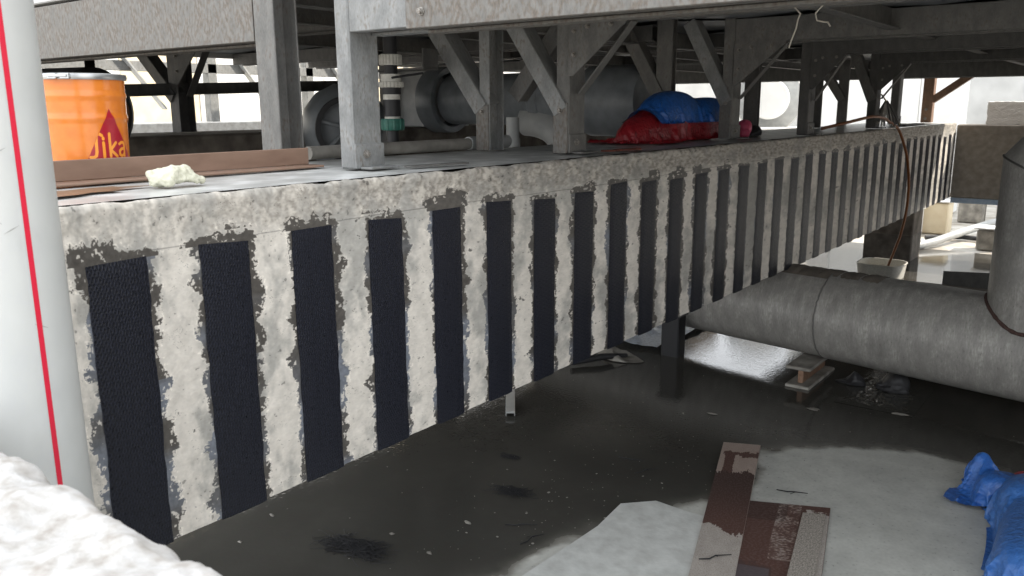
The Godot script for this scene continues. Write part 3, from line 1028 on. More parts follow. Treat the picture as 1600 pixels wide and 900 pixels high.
	# blocks on the sunlit ground past the end wall
	var blk := [
		[-2.33, -12.9, 0.34, 0.42, 0.34, "beige block with thin white plate past the end wall", S.cream],
		[-2.56, -12.55, 0.2, 0.34, 0.3, "small white notched block beside the square column", S.conc_white],
		[-2.12, -14.4, 0.34, 0.40, 0.3, "pale grey block behind the beige block", S.conc],
		[-1.55, -14.6, 0.5, 0.6, 0.4, "rough white block farthest past the end wall", S.conc_white],
		[-1.50, -11.75, 0.26, 0.24, 0.3, "grey block at the right end of the hose pipe", S.conc]]
	for b in blk:
		var o := thing("concrete_block", b[5], "block", Vector3(b[0], 0, b[1]))
		var q := MB.new()
		q.bb(b[0] - b[2] / 2, b[0] + b[2] / 2, -0.01, b[3], b[1] - b[4] / 2, b[1] + b[4] / 2, 0.015)
		put("block_body", q, b[6], o)
		var pl := MB.new()
		pl.bb(b[0] - b[2] / 2 - 0.03, b[0] + b[2] / 2 + 0.03, b[3] + 0.012, b[3] + 0.03, b[1] - b[4] / 2, b[1] + b[4] / 2 + 0.02, 0.003)
		pl.bb(b[0] - b[2] / 4, b[0] + b[2] / 4, b[3] - 0.001, b[3] + 0.0125, b[1] - b[4] / 4, b[1] + b[4] / 4, 0.001)
		put("cap_plate", pl, S.white_far, o)
	var gp := MB.new()
	gp.tube([Vector3(-2.22, 0.04, -11.15), Vector3(-2.08, 0.06, -11.5), Vector3(-1.88, 0.12, -12.2), Vector3(-1.62, 0.18, -13.0), Vector3(-1.35, 0.2, -13.4)], [0.05], 12)
	single("ground_pipe", gp, S.duct_light, "bent pale pipe lying on the sunlit ground past the column", "pipe")
	var rt := MB.new()
	rt.tube([Vector3(-2.3, 0.02, -12.1), Vector3(-1.9, 0.03, -12.35), Vector3(-1.4, 0.02, -12.3), Vector3(-0.9, 0.02, -12.5)], [0.03], 8)
	single("dark_cable", rt, S.rubber, "black cable on the sunlit ground under the pale pipe", "cable")
	# speckled block on the end wall
	var wb := MB.new()
	var wn := noise(55, 16.0, 3)
	for ax in 3:
		for sg in [-1.0, 1.0]:
			wb.grid(24, 16, func(u: float, w2: float) -> Vector3:
				var q := Vector3(u * 2 - 1, w2 * 2 - 1, sg)
				if ax == 0:
					q = Vector3(sg, w2 * 2 - 1, u * 2 - 1)
				elif ax == 1:
					q = Vector3(u * 2 - 1, sg, w2 * 2 - 1)
				var h := Vector3(0.36, 0.125, 0.12)
				return Vector3(-1.20, 1.655, -11.0) + q * h * (1.0 + 0.05 * wn.get_noise_3dv(q * h * 3.0)), nouv, Vector3.ZERO, true, Vector3(-1.20, 1.655, -11.0))
	single("pebbled_block", wb, mat([[0.0, C(186, 172, 160)], [0.45, C(226, 222, 218)], [1.0, C(244, 243, 240)]], Vector3(4, 4, 4), 0.9, 0.5, 57, 0.05, 4), "white speckled block sitting on the end wall at the right", "block")

# ------------------------------------------------------------------ big pipes on the floor
func pipe_mat() -> StandardMaterial3D:
	var W := 1024
	var a := nbytes(W, W, 501, 0.008, 5, true)
	var b := nbytes(W, W, 502, 0.05, 4, true)
	var c := nbytes(W, W, 503, 0.14, 2, true)
	var d := PackedByteArray()
	d.resize(W * W * 3)
	for i in W * W:
		var x := a[i] / 255.0
		var y := b[i] / 255.0
		var z := c[i] / 255.0
		var g := 0.58 + 0.15 * (x - 0.5) + 0.09 * (y - 0.5) + 0.05 * (z - 0.5)
		g += 0.06 * smoothstep(0.55, 0.8, x * 0.5 + y * 0.5)
		if y < 0.2 and z < 0.45:
			g *= 0.72
		d[i * 3] = int(clampf(g * 1.0, 0, 1) * 255)
		d[i * 3 + 1] = int(clampf(g * 0.985, 0, 1) * 255)
		d[i * 3 + 2] = int(clampf(g * 0.955, 0, 1) * 255)
	var m := StandardMaterial3D.new()
	m.albedo_texture = ImageTexture.create_from_image(Image.create_from_data(W, W, false, Image.FORMAT_RGB8, d))
	m.uv1_triplanar = true
	m.uv1_world_triplanar = true
	m.uv1_scale = Vector3(1.6, 0.5, 1.6)
	m.roughness = 0.44
	m.metallic = 0.1
	m.heightmap_enabled = true
	m.heightmap_texture = bump_tex(0.05, 4)
	m.heightmap_scale = 0.08
	return m

func build_pipes() -> void:
	var A := Vector3(-4.0, 0.425, -5.86)
	var dir := Vector3(1, 0, 0.17).normalized()
	var R := 0.287
	var h := thing("main_pipe", "large grey steel pipe lying across the floor and under the striped beam", "pipe", Vector3(-1.2, 0.14, -5.38))
	var at := func(x: float) -> Vector3: return A + dir * ((x - A.x) / dir.x)
	var b := MB.new()
	var pts := []
	for i in 14:
		pts.append(at.call(lerpf(-1.52, 3.4, i / 13.0)))
	b.tube(pts, [R], 64)
	put("barrel", b, S.pipe, h)
	var b2 := MB.new()
	b2.tube([at.call(-4.0), at.call(-2.6), at.call(-1.524)], [R * 0.985], 64)
	put("left_barrel", b2, S.pipe, h)
	# weld seam, uneven
	var ws := MB.new()
	var sn := noise(61, 9.0, 3)
	var ctr: Vector3 = at.call(-1.522)
	var ring := []
	var rads := []
	for i in 97:
		var an := TAU * i / 96.0
		var o := Vector3(0, cos(an), 0) * R + dir.cross(Vector3.UP) * sin(an) * R
		ring.append(ctr + o * 1.0 + dir * 0.006 * sn.get_noise_1d(i * 0.1))
		rads.append(0.005 + 0.002 * sn.get_noise_1d(i * 0.3 + 50))
	ws.tube(ring, rads, 8, false)
	put("weld_seam", ws, S.steel_b, h)
	# flakes of old lagging on the crown near the beam
	for k in 5:
		var q := MB.new()
		var xk := -1.80 + k * 0.13
		var c2: Vector3 = at.call(xk)
		var fn := noise(620 + k, 14.0, 3)
		q.grid(12, 10, func(u: float, w: float) -> Vector3:
			var an := lerpf(-0.55, 0.45, w)
			var ed := minf(minf(u, 1 - u), minf(w, 1 - w)) * 4.0
			var hgt := clampf(ed, 0, 1) * (0.008 + 0.010 * absf(fn.get_noise_2d(u, w))) - 0.004
			return c2 + dir * ((u - 0.5) * 0.15) + (Vector3.UP * cos(an) + Vector3(-dir.z, 0, dir.x) * sin(an)) * (R + hgt), nouv, Vector3.UP)
		put("loose_flake", q, S.conc_dark, h)
	# vertical riser with mitred bend, welded on top
	var v := thing("riser_pipe", "upright grey pipe with mitred bend rising from the main pipe", "pipe", Vector3(-0.43, 0.5, -5.25))
	var r := 0.25
	var vc: Vector3 = at.call(-0.40)
	var vm := MB.new()
	vm.tube([Vector3(vc.x, 0.44, vc.z), Vector3(vc.x, 0.8, vc.z), Vector3(vc.x, 1.20, vc.z)], [r], 56, false)
	put("upright", vm, S.pipe, v)
	# mitre: second barrel leaves to the upper right
	var el := MB.new()
	var d2 := Vector3(0.62, 0.78, 0).normalized()
	var k0 := el.v.size()
	var joint := Vector3(vc.x, 1.38, vc.z)
	for i in 2:
		for j in 57:
			var an := TAU * j / 56.0
			var base := Vector3(cos(an) * r, 0, sin(an) * r)
			var nn := Vector3(cos(an), 0, sin(an))
			# points on the mitre plane, then pushed along the new axis
			var slope := -0.42
			var pm := joint + base + Vector3(0, base.x * slope, 0)
			if i == 1:
				pm += d2 * 1.4
			el.v.append(pm)
			el.n.append((nn - d2 * nn.dot(d2)).normalized())
			el.uv.append(Vector2.ZERO)
	for j in 56:
		el.face(k0 + j, k0 + j + 1, k0 + 57 + j + 1)
		el.face(k0 + j, k0 + 57 + j + 1, k0 + 57 + j)
	put("mitred_bend", el, S.pipe, v)
	var mit := MB.new()
	var mr := []
	var uprim := []
	for j in 57:
		var an := TAU * j / 56.0
		mr.append(joint + Vector3(cos(an) * r, cos(an) * r * -0.42, sin(an) * r))
	mit.tube(mr, [0.006], 8, false)
	put("mitre_weld", mit, S.steel_dark, v)
	var up2 := MB.new()
	for i in 2:
		for j in 57:
			var an := TAU * j / 56.0
			var nn := Vector3(cos(an), 0, sin(an))
			up2.v.append(Vector3(vc.x, 1.20, vc.z) + nn * r if i == 0 else joint + Vector3(cos(an) * r, cos(an) * r * -0.42, sin(an) * r))
			up2.n.append(nn)
			up2.uv.append(Vector2.ZERO)
	for j in 56:
		up2.face(j, j + 1, 57 + j + 1)
		up2.face(j, 57 + j + 1, 57 + j)
	put("upright_collar", up2, S.pipe, v)
	var sw := MB.new()
	var sp := []
	var sr := []
	for j in 73:
		var an := TAU * j / 72.0
		var o := Vector3(cos(an) * r, 0, sin(an) * r)
		var across := o.dot(Vector3(-dir.z, 0, dir.x))
		var hh := sqrt(maxf(R * R - across * across, 0.0))
		sp.append(Vector3(vc.x, 0.425 + hh, vc.z) + o * 1.01)
		sr.append(0.011 + 0.005 * sn.get_noise_1d(j * 0.2 + 9))
	sw.tube(sp, sr, 8, false)
	put("saddle_weld", sw, mat([[0.0, C(44, 34, 32)], [0.5, C(74, 52, 46)], [1.0, C(92, 84, 80)]], Vector3(5, 5, 5), 0.9, 0.3, 64, 0.03, 4), v)

	# steel stool under the pipe
	var st := thing("pipe_support", "short concrete coated steel stool under the main pipe", "support", Vector3(-1.62, 0, -5.3))
	var q := MB.new()
	q.bb(-1.70, -1.545, -0.003, 0.02, -5.62, -5.09, 0.006)
	put("bottom_flange", q, S.conc, st)
	q = MB.new()
	q.bb(-1.64, -1.605, 0.02, 0.112, -5.6, -5.15, 0.004)
	put("web", q, S.brown_steel, st)
	q = MB.new()
	q.bb(-1.71, -1.55, 0.1125, 0.135, -5.62, -5.11, 0.006)
	put("top_flange", q, S.conc, st)
	# dark leg standing in the puddle
	var lg := thing("pipe_prop", "dark short post standing in the puddle left of the pipe", "post", Vector3(-2.59, 0, -5.3))
	var m2 := MB.new()
	m2.bb(-2.66, -2.525, -0.01, 0.30, -5.36, -5.24, 0.008)
	put("shaft", m2, S.black, lg)
	m2 = MB.new()
	m2.bb(-2.68, -2.505, 0.30, 0.325, -5.42, -5.22, 0.004)
	put("cap_plate", m2, S.steel_dark, lg)

# ------------------------------------------------------------------ duct work behind the beam
func build_rear_pipework() -> void:
	var d := thing("grey_duct", "large grey plastic duct with wide collar behind the second frame", "duct", Vector3(-3.7, 1.6, -5.0))
	var b := MB.new()
	b.lathe([Vector2(0.165, 0), Vector2(0.185, 0.02), Vector2(0.185, 0.85), Vector2(0.195, 0.86), Vector2(0.195, 0.93), Vector2(0.185, 0.94), Vector2(0.185, 1.15), Vector2(0.195, 1.16), Vector2(0.195, 1.19), Vector2(0.185, 1.2), Vector2(0.19, 1.32)], Vector3(-4.4, 1.81, -5.0), Vector3.RIGHT, 48)
	put("duct_body", b, S.duct, d)
	b = MB.new()
	b.lathe([Vector2(0.19, 0.0), Vector2(0.245, 0.0), Vector2(0.25, 0.01), Vector2(0.25, 0.16), Vector2(0.245, 0.17), Vector2(0.205, 0.17), Vector2(0.2, 0.10)], Vector3(-4.56, 1.81, -5.0), Vector3.RIGHT, 48)
	put("collar", b, S.duct, d)
	b = MB.new()
	b.lathe([Vector2(0.0, 0.0), Vector2(0.235, 0.0), Vector2(0.235, 0.30), Vector2(0.20, 0.42), Vector2(0.0, 0.42)], Vector3(-3.12, 1.79, -5.02), Vector3.RIGHT, 40)
	put("end_bell", b, S.duct, d)
	b = MB.new()
	var pts := []
	for i in 11:
		var a := i / 10.0 * PI * 0.55
		pts.append(Vector3(-3.62 + 0.32 * sin(a), 1.66 - 0.17 * (1 - cos(a)), -4.92))
	b.tube(pts, [0.11], 28)
	put("lower_branch", b, S.duct_light, d)
	b = MB.new()
	b.bb(-5.02, -4.60, 1.602, 2.04, -5.45, -4.95, 0.008)
	single("cabinet", b, S.duct_light, "plain light grey cabinet left of the wide duct collar", "cabinet")
	# actuator on duct end
	var ac := thing("valve_actuator", "small grey and black actuator beside the blue bundle", "actuator", Vector3(-2.75, 1.7, -4.9))
	b = MB.new()
	b.bb(-2.82, -2.72, 1.68, 1.82, -5.0, -4.86, 0.012)
	put("housing", b, S.duct_light, ac)
	b = MB.new()
	b.bb(-2.80, -2.70, 1.645, 1.679, -5.05, -4.84, 0.008)
	put("bracket", b, S.black, ac)
	b = MB.new()
	b.lathe([Vector2(0.0, 0.0), Vector2(0.06, 0.0), Vector2(0.075, 0.03), Vector2(0.075, 0.1), Vector2(0.05, 0.12), Vector2(0.0, 0.12)], Vector3(-2.76, 1.75, -5.13), Vector3(0, 0, 1), 24)
	put("knob", b, S.black, ac)
	# segmented elbow with spoked mouth
	var e := thing("fan_elbow", "segmented grey elbow with spoked round mouth left of the speckled post", "duct", Vector3(-4.2, 1.6, -3.75))
	var ctr := Vector3(-4.2, 1.62, -3.75)
	var ax := Vector3(0.78, 0, 0.62).normalized()
	b = MB.new()
	b.lathe([Vector2(0.21, 0.0), Vector2(0.235, -0.02), Vector2(0.285, -0.12), Vector2(0.30, -0.24), Vector2(0.30, -0.5)], ctr, ax, 14)
	put("elbow_shell", b, S.duct, e)
	b = MB.new()
	b.lathe([Vector2(0.175, -0.03), Vector2(0.175, 0.012), Vector2(0.208, 0.012), Vector2(0.212, 0.0), Vector2(0.212, -0.03)], ctr, ax, 40)
	put("mouth_ring", b, S.black, e)
	b = MB.new()
	b.lathe([Vector2(0.0, -0.06), Vector2(0.18, -0.06)], ctr, ax, 32)
	put("mouth_back", b, S.duct, e)
	var sx := ax.cross(Vector3.UP).normalized()
	for i in 6:
		var a := TAU * i / 6.0 + 0.3
		b = MB.new()
		b.bar(ctr - ax * 0.02, ctr - ax * 0.02 + (sx * cos(a) + Vector3.UP * sin(a)) * 0.178, 0.02, 0.03, ax)
		put("spoke", b, S.duct, e)
	b = MB.new()
	b.lathe([Vector2(0.0, 0.02), Vector2(0.035, 0.015), Vector2(0.04, -0.04)], ctr, ax, 20)
	put("hub", b, S.black, e)
	# union valve hanging from the deck
	var v := thing("ball_valve", "white and black plastic valve with green lower nut behind the speckled post", "valve", Vector3(-2.75, 1.65, -2.72))
	var vx := Vector3(-2.75, 0, -2.72)
	var nut := func(y0: float, y1: float, r: float, ribs: int, m: Material, nm: String) -> void:
		var q := MB.new()
		q.lathe([Vector2(r * 0.6, y1), Vector2(r * 0.95, y1), Vector2(r, y1 - 0.004), Vector2(r, y0 + 0.004), Vector2(r * 0.95, y0), Vector2(r * 0.6, y0)].map(func(p: Vector2) -> Vector2: return Vector2(p.x, p.y)), vx, Vector3.DOWN * -1.0, 40)
		var o := put(nm, q, m, v)
		for k in ribs:
			var a := TAU * k / ribs
			var rb := MB.new()
			var c := vx + Vector3(cos(a) * r, (y0 + y1) / 2, sin(a) * r)
			rb.box(c, Vector3(0.007, (y1 - y0) * 0.9, r * 0.2), 0.002, Basis(Vector3.UP, -a))
			put("grip_rib", rb, m, o)
	var green := mat([[0.0, C(34, 84, 74)], [1.0, C(48, 112, 98)]], Vector3(6, 6, 6), 0.5, 0.0, 71)
	nut.call(1.938, 1.985, 0.048, 20, S.valve_white, "top_union_nut")
	nut.call(1.842, 1.868, 0.052, 20, S.valve_white, "union_nut")
	nut.call(1.655, 1.706, 0.050, 10, green, "green_nut")
	for q in [[1.705, 1.715, 0.034, S.valve_white, "lower_collar"], [1.716, 1.79, 0.038, S.black, "valve_body"], [1.79, 1.812, 0.038, S.valve_white, "upper_collar"], [1.812, 1.842, 0.042, S.black, "seal_ring"], [1.868, 1.90, 0.046, S.valve_white, "sleeve"], [1.90, 1.938, 0.03, S.black, "neck"], [1.985, 2.15, 0.03, S.black, "drop_pipe"], [1.60, 1.655, 0.028, S.black, "tail_pipe"]]:
		var m2 := MB.new()
		m2.lathe([Vector2(0.0, q[0]), Vector2(q[2], q[0]), Vector2(q[2], q[1]), Vector2(0.0, q[1])], vx, Vector3.UP, 32)
		put(q[4], m2, q[3], v)
	b = MB.new()
	b.lathe([Vector2(0.0, 0.0), Vector2(0.036, 0.0), Vector2(0.036, 0.012), Vector2(0.024, 0.02), Vector2(0.024, 0.06), Vector2(0.0, 0.06)], Vector3(-2.8, 1.75, -2.69), Vector3(-0.6, 0, 0.6), 28)
	put("side_port", b, S.duct, v)
	b = MB.new()
	b.bar(Vector3(-2.72, 1.883, -2.69), Vector3(-2.66, 1.905, -2.83), 0.022, 0.01)
	put("lever", b, S.black, v)
	# dark bracket next to it
	b = MB.new()
	b.bb(-3.1, -2.72, 1.925, 1.935, -3.0, -2.9, 0.002)
	b.bb(-2.73, -2.72, 1.9355, 2.02, -3.0, -2.9, 0.002)
	single("pipe_bracket", b, S.steel_dark, "dark L shaped bracket right of the white union nuts", "bracket")
	# conduit on the back edge and a short riser
	var cd := thing("floor_conduit", "thin grey conduit with joint lying on the back edge of the beam", "conduit", Vector3(-2.585, TOP, -2.7))
	b = MB.new()
	b.tube([Vector3(-2.585, 1.586, -2.1), Vector3(-2.585, 1.586, -3.05)], [0.026], 16)
	put("tube", b, S.conc, cd)
	b = MB.new()
	b.tube([Vector3(-2.585, 1.588, -3.05), Vector3(-2.585, 1.588, -3.35)], [0.031], 16)
	put("coupling", b, S.duct_light, cd)
	b = MB.new()
	b.lathe([Vector2(0, 0), Vector2(0.04, 0), Vector2(0.04, 0.045), Vector2(0.036, 0.05), Vector2(0.036, 0.16), Vector2(0.0, 0.16)], Vector3(-2.80, 1.54, -3.68), Vector3.UP, 24)
	single("riser_stub", b, S.duct_light, "short light grey riser pipe under the big duct", "pipe")
	# big round dark drum behind the pail
	var mo := thing("motor", "dark round motor casing in the shadow right of the orange pail", "motor", Vector3(-4.4, 1.6, -2.25))
	b = MB.new()
	b.lathe([Vector2(0.0, 0.0), Vector2(0.20, 0.0), Vector2(0.22, 0.02), Vector2(0.22, 0.4), Vector2(0.16, 0.46), Vector2(0.0, 0.47)], Vector3(-4.62, 1.74, -2.05), Vector3(1, 0, -0.2), 32)
	put("casing", b, S.black, mo)
	b = MB.new()
	b.lathe([Vector2(0.10, 0.471), Vector2(0.10, 0.49), Vector2(0.118, 0.49), Vector2(0.118, 0.471)], Vector3(-4.62, 1.74, -2.05), Vector3(1, 0, -0.2), 32)
	put("copper_ring", b, plain(C(122, 82, 58), 0.4, 0.6), mo)

# ------------------------------------------------------------------ things on the beam
func sdf_mesh(caps: Array, cell: float, kk: float, disp: FastNoiseLite, amp: float) -> MB:
	# surface nets over tapered capsules [a, b, ra, rb]
	var lo := Vector3.INF
	var hi := -Vector3.INF
	for c in caps:
		for e in 2:
			var r: float = c[2 + e] + 0.02
			lo = lo.min(c[e] - Vector3.ONE * r)
			hi = hi.max(c[e] + Vector3.ONE * r)
	var nx := int((hi.x - lo.x) / cell) + 2
	var ny := int((hi.y - lo.y) / cell) + 2
	var nz := int((hi.z - lo.z) / cell) + 2
	var f := PackedFloat32Array()
	f.resize(nx * ny * nz)
	for k in nz:
		for j in ny:
			for i in nx:
				var p := lo + Vector3(i, j, k) * cell
				var s := 0.0
				for c in caps:
					var ab: Vector3 = c[1] - c[0]
					var t := clampf((p - c[0]).dot(ab) / ab.length_squared(), 0, 1)
					var dd: float = p.distance_to(c[0] + ab * t) - lerpf(c[2], c[3], t)
					s += exp(-dd / kk)
				f[i + nx * (j + ny * k)] = -kk * log(maxf(s, 1e-30)) + amp * disp.get_noise_3dv(p)
	var mb := MB.new()
	var id := {}
	for k in nz - 1:
		for j in ny - 1:
			for i in nx - 1:
				var sum := Vector3.ZERO
				var cnt := 0
				var b0 := i + nx * (j + ny * k)
				var vals := [f[b0], f[b0 + 1], f[b0 + nx], f[b0 + nx + 1], f[b0 + nx * ny], f[b0 + nx * ny + 1], f[b0 + nx * ny + nx], f[b0 + nx * ny + nx + 1]]
				for e in [[0, 1], [2, 3], [4, 5], [6, 7], [0, 2], [1, 3], [4, 6], [5, 7], [0, 4], [1, 5], [2, 6], [3, 7]]:
					var a: float = vals[e[0]]
					var b: float = vals[e[1]]
					if (a < 0) != (b < 0):
						var t := a / (a - b)
						var pa := Vector3(e[0] & 1, (e[0] >> 1) & 1, e[0] >> 2)
						var pb := Vector3(e[1] & 1, (e[1] >> 1) & 1, e[1] >> 2)
						sum += pa.lerp(pb, t)
						cnt += 1
				if cnt:
					id[b0] = mb.v.size()
					mb.v.append(lo + (Vector3(i, j, k) + sum / cnt) * cell)
					var gx: float = vals[1] + vals[3] + vals[5] + vals[7] - vals[0] - vals[2] - vals[4] - vals[6]
					var gy: float = vals[2] + vals[3] + vals[6] + vals[7] - vals[0] - vals[1] - vals[4] - vals[5]
					var gz: float = vals[4] + vals[5] + vals[6] + vals[7] - vals[0] - vals[1] - vals[2] - vals[3]
					mb.n.append(Vector3(gx, gy, gz).normalized())
					mb.uv.append(Vector2.ZERO)
	var st := [1, nx, nx * ny]
	for k in range(1, nz - 1):
		for j in range(1, ny - 1):
			for i in range(1, nx - 1):
				var b0 := i + nx * (j + ny * k)
				for ax in 3:
					if (f[b0] < 0) != (f[b0 + st[ax]] < 0):
						var u: int = st[(ax + 1) % 3]
						var w: int = st[(ax + 2) % 3]
						var q := [b0, b0 - u, b0 - u - w, b0 - w]
						if id.has(q[0]) and id.has(q[1]) and id.has(q[2]) and id.has(q[3]):
							mb.face(id[q[0]], id[q[1]], id[q[2]])
							mb.face(id[q[0]], id[q[2]], id[q[3]])
	return mb

func seg_dist(p: Vector2, a: Vector2, b: Vector2) -> float:
	var t := clampf((p - a).dot(b - a) / maxf((b - a).length_squared(), 1e-9), 0, 1)
	return p.distance_to(a + (b - a) * t)

func build_beam_top_things() -> void:
	# --- orange pail
	var pc := Vector3(-2.475, TOP, -1.205)
	var R := 0.1175
	var H := 0.285
	var pail := thing("paint_pail", "orange metal pail with red triangle label behind the brown angle", "pail", pc)
	var om := mat([[0.0, C(206, 112, 34)], [0.5, C(214, 121, 40)], [1.0, C(221, 130, 50)]], Vector3(4, 4, 4), 0.26, 0.0, 81)
	om.clearcoat_enabled = true
	om.clearcoat = 0.4
	om.clearcoat_roughness = 0.12
	var b := MB.new()
	var pr := [Vector2(0.0, 0.002), Vector2(R * 0.93, 0.002), Vector2(R * 0.95, 0.006)]
	for i in 41:
		var t := i / 40.0
		var y := 0.008 + t * (H - 0.012)
		var r := R * lerpf(0.95, 1.0, t)
		for q in [0.60, 0.63, 0.82, 0.85]:
			r += 0.0028 * exp(-pow((t - q) / 0.012, 2.0))
		pr.append(Vector2(r, y))
	b.lathe(pr, pc, Vector3.UP, 72)
	put("body", b, om, pail)
	var metal := plain(C(176, 178, 180), 0.3, 0.85)
	b = MB.new()
	b.lathe([Vector2(R * 0.97, H - 0.004), Vector2(R + 0.006, H - 0.004), Vector2(R + 0.008, H + 0.003), Vector2(R + 0.006, H + 0.011), Vector2(R - 0.004, H + 0.013), Vector2(R - 0.010, H + 0.006), Vector2(0.0, H + 0.006)], pc, Vector3.UP, 72)
	var lid := put("lid_ring", b, metal, pail)
	b = MB.new()
	var la := 0.72
	for k in 2:
		var a := la + k * 0.26
		b.box(pc + Vector3(cos(a) * (R + 0.012), H + 0.004, sin(a) * (R + 0.012)), Vector3(0.012, 0.016, 0.026), 0.002, Basis(Vector3.UP, -a))
	put("clamp_lug", b, metal, lid)
	b = MB.new()
	b.box(pc + Vector3(cos(la + 0.13) * (R + 0.016), H + 0.005, sin(la + 0.13) * (R + 0.016)), Vector3(0.006, 0.008, 0.05), 0.002, Basis(Vector3.UP, -(la + 0.13)))
	put("clamp_lever", b, metal, lid)
	# printed triangle with its lettering on a curved label
	var W := 640
	var lim := Image.create(W, W, false, Image.FORMAT_RGBA8)
	var letters := [
		[Vector2(0.335, 0.440), Vector2(0.300, 0.415), Vector2(0.262, 0.420), Vector2(0.245, 0.455), Vector2(0.240, 0.535), Vector2(0.236, 0.695), Vector2(0.222, 0.760), Vector2(0.185, 0.785), Vector2(0.135, 0.780)],
		[Vector2(0.355, 0.555), Vector2(0.355, 0.780)],
		[Vector2(0.355, 0.480), Vector2(0.355, 0.495)],
		[Vector2(0.465, 0.415), Vector2(0.465, 0.780)],
		[Vector2(0.580, 0.560), Vector2(0.470, 0.670), Vector2(0.590, 0.780)],
		[Vector2(0.655, 0.585), Vector2(0.700, 0.560), Vector2(0.755, 0.565), Vector2(0.775, 0.605), Vector2(0.775, 0.780)],
		[Vector2(0.775, 0.660), Vector2(0.700, 0.665), Vector2(0.655, 0.695), Vector2(0.655, 0.750), Vector2(0.695, 0.780), Vector2(0.745, 0.765), Vector2(0.775, 0.730)]]
	var red := C(158, 22, 40)
	var org := C(232, 150, 50)
	for j in W:
		for i in W:
			var p := Vector2((i + 0.5) / W, (j + 0.5) / W)
			var inside := p.y < 0.975 and absf(p.x - 0.5) < 0.5 * (p.y - 0.02) / 0.955
			if not inside:
				lim.set_pixel(i, j, Color(0.9, 0.5, 0.1, 0.0))
				continue
			var c := red
			if p.y > 0.36 and p.x > 0.1 and p.x < 0.82:
				for l in letters:
					for s in l.size() - 1:
						if seg_dist(p, l[s], l[s + 1]) < 0.024:
							c = org
			lim.set_pixel(i, j, c)
	var lm := StandardMaterial3D.new()
	lm.albedo_texture = ImageTexture.create_from_image(lim)
	lm.transparency = BaseMaterial3D.TRANSPARENCY_ALPHA_SCISSOR
	lm.alpha_scissor_threshold = 0.5
	lm.roughness = 0.3
	b = MB.new()
	# direction from the pail towards the camera, turned to the right
	var face_a := atan2(-pc.z, -pc.x)
	var mid := face_a - 0.60
	b.grid(28, 20, func(u: float, w: float) -> Vector3:
		var a := mid - (u - 0.5) * -1.0 * -1.46
		var y := lerpf(0.205, 0.030, w)
		var t := y / H
		var r := R * lerpf(0.95, 1.0, t) + 0.0012 + 0.0028 * (exp(-pow((t - 0.60) / 0.012, 2.0)) + exp(-pow((t - 0.63) / 0.012, 2.0)))
		return pc + Vector3(cos(a) * r, y, sin(a) * r), func(u: float, w: float) -> Vector2: return Vector2(u, w), Vector3.ZERO, true, pc)
	put("label", b, lm, pail)
	# --- brown angle
	var an := thing("brown_angle", "long brown angle profile lying on the beam before the orange pail", "angle profile", Vector3(-2.28, TOP, -1.3))
	var bm := mat([[0.0, C(122, 97, 82)], [0.5, C(132, 107, 91)], [1.0, C(142, 116, 100)]], Vector3(2.2, 2.2, 0.8), 0.6, 0.03, 83)
	b = MB.new()
	b.bb(-2.345, -2.262, TOP + 0.002, TOP + 0.009, -1.905, -0.55, 0.002)
	put("flat_leg", b, bm, an)
	b = MB.new()
	b.bb(-2.345, -2.337, TOP + 0.0095, TOP + 0.066, -1.90, -0.55, 0.002)
	put("upright_leg", b, bm, an)
	# --- brown wet stain next to it: thin spilled film
	b = MB.new()
	b.grid(24, 10, func(u: float, w: float) -> Vector3:
		var a := u * TAU
		var r := w * (1.0 + 0.35 * sin(a * 3.0 + 1.0) * 0.5 + 0.2 * sin(a * 7.0))
		return Vector3(-2.10 + cos(a) * r * 0.075, TOP + 0.003 + 0.001 * (1 - w), -0.95 + sin(a) * r * 0.19), nouv, Vector3.UP)
	single("brown_spill", b, mat([[0.0, C(104, 84, 66)], [1.0, C(124, 104, 84)]], Vector3(4, 4, 4), 0.35, 0.0, 84), "flat brown spill on the beam top beside the white pipe", "spill")
	# --- crumpled glove
	var g := Vector3(-2.055, TOP, -1.225)
	var ca := []
	var ux := Vector3(0.10, 0, -0.99)   # towards the right of the picture, along the beam
	var caps := [[-0.052, 0.018, 0.0, -0.02, 0.030, 0.012, 0.020, 0.022], [-0.02, 0.030, 0.012, 0.03, 0.030, 0.0, 0.024, 0.020], [-0.035, 0.028, -0.012, -0.058, 0.034, -0.01, 0.015, 0.012],
		[-0.03, 0.034, -0.02, 0.005, 0.020, 0.022, 0.014, 0.011], [0.005, 0.034, 0.01, 0.042, 0.013, 0.022, 0.013, 0.010], [0.02, 0.034, 0.0, 0.066, 0.013, 0.008, 0.013, 0.010],
		[-0.048, 0.02, 0.012, -0.034, 0.013, 0.030, 0.014, 0.012], [0.03, 0.030, -0.01, 0.054, 0.02, -0.02, 0.014, 0.011], [-0.01, 0.044, -0.008, 0.028, 0.046, -0.002, 0.010, 0.009]]
	for c in caps:
		ca.append([g + ux * c[0] + Vector3(0, c[1], 0) + Vector3(c[2], 0, 0), g + ux * c[3] + Vector3(0, c[4], 0) + Vector3(c[5], 0, 0), c[6], c[7]])
	var gm := mat([[0.0, C(186, 185, 162)], [0.5, C(204, 202, 182)], [1.0, C(218, 216, 200)]], Vector3(12, 12, 12), 0.6, 0.05, 85)
	gm.backlight_enabled = true
	gm.backlight = Color(0.25, 0.25, 0.2)
	single("rubber_glove", sdf_mesh(ca, 0.0026, 0.0026, noise(86, 34.0, 2), 0.005), gm, "crumpled cream rubber glove lying on the beam edge", "glove")
	# --- bundle of tarpaulin
	var tb := thing("tarpaulin_bundle", "blue and red tarpaulin bundle slumped on the beam between two posts", "bundle", Vector3(-2.3, TOP, -4.6))
	var red_m := tarp_mat(C(150, 32, 40), C(122, 20, 30), 91)
	var blue_m := tarp_mat(C(40, 98, 176), C(26, 72, 142), 92)
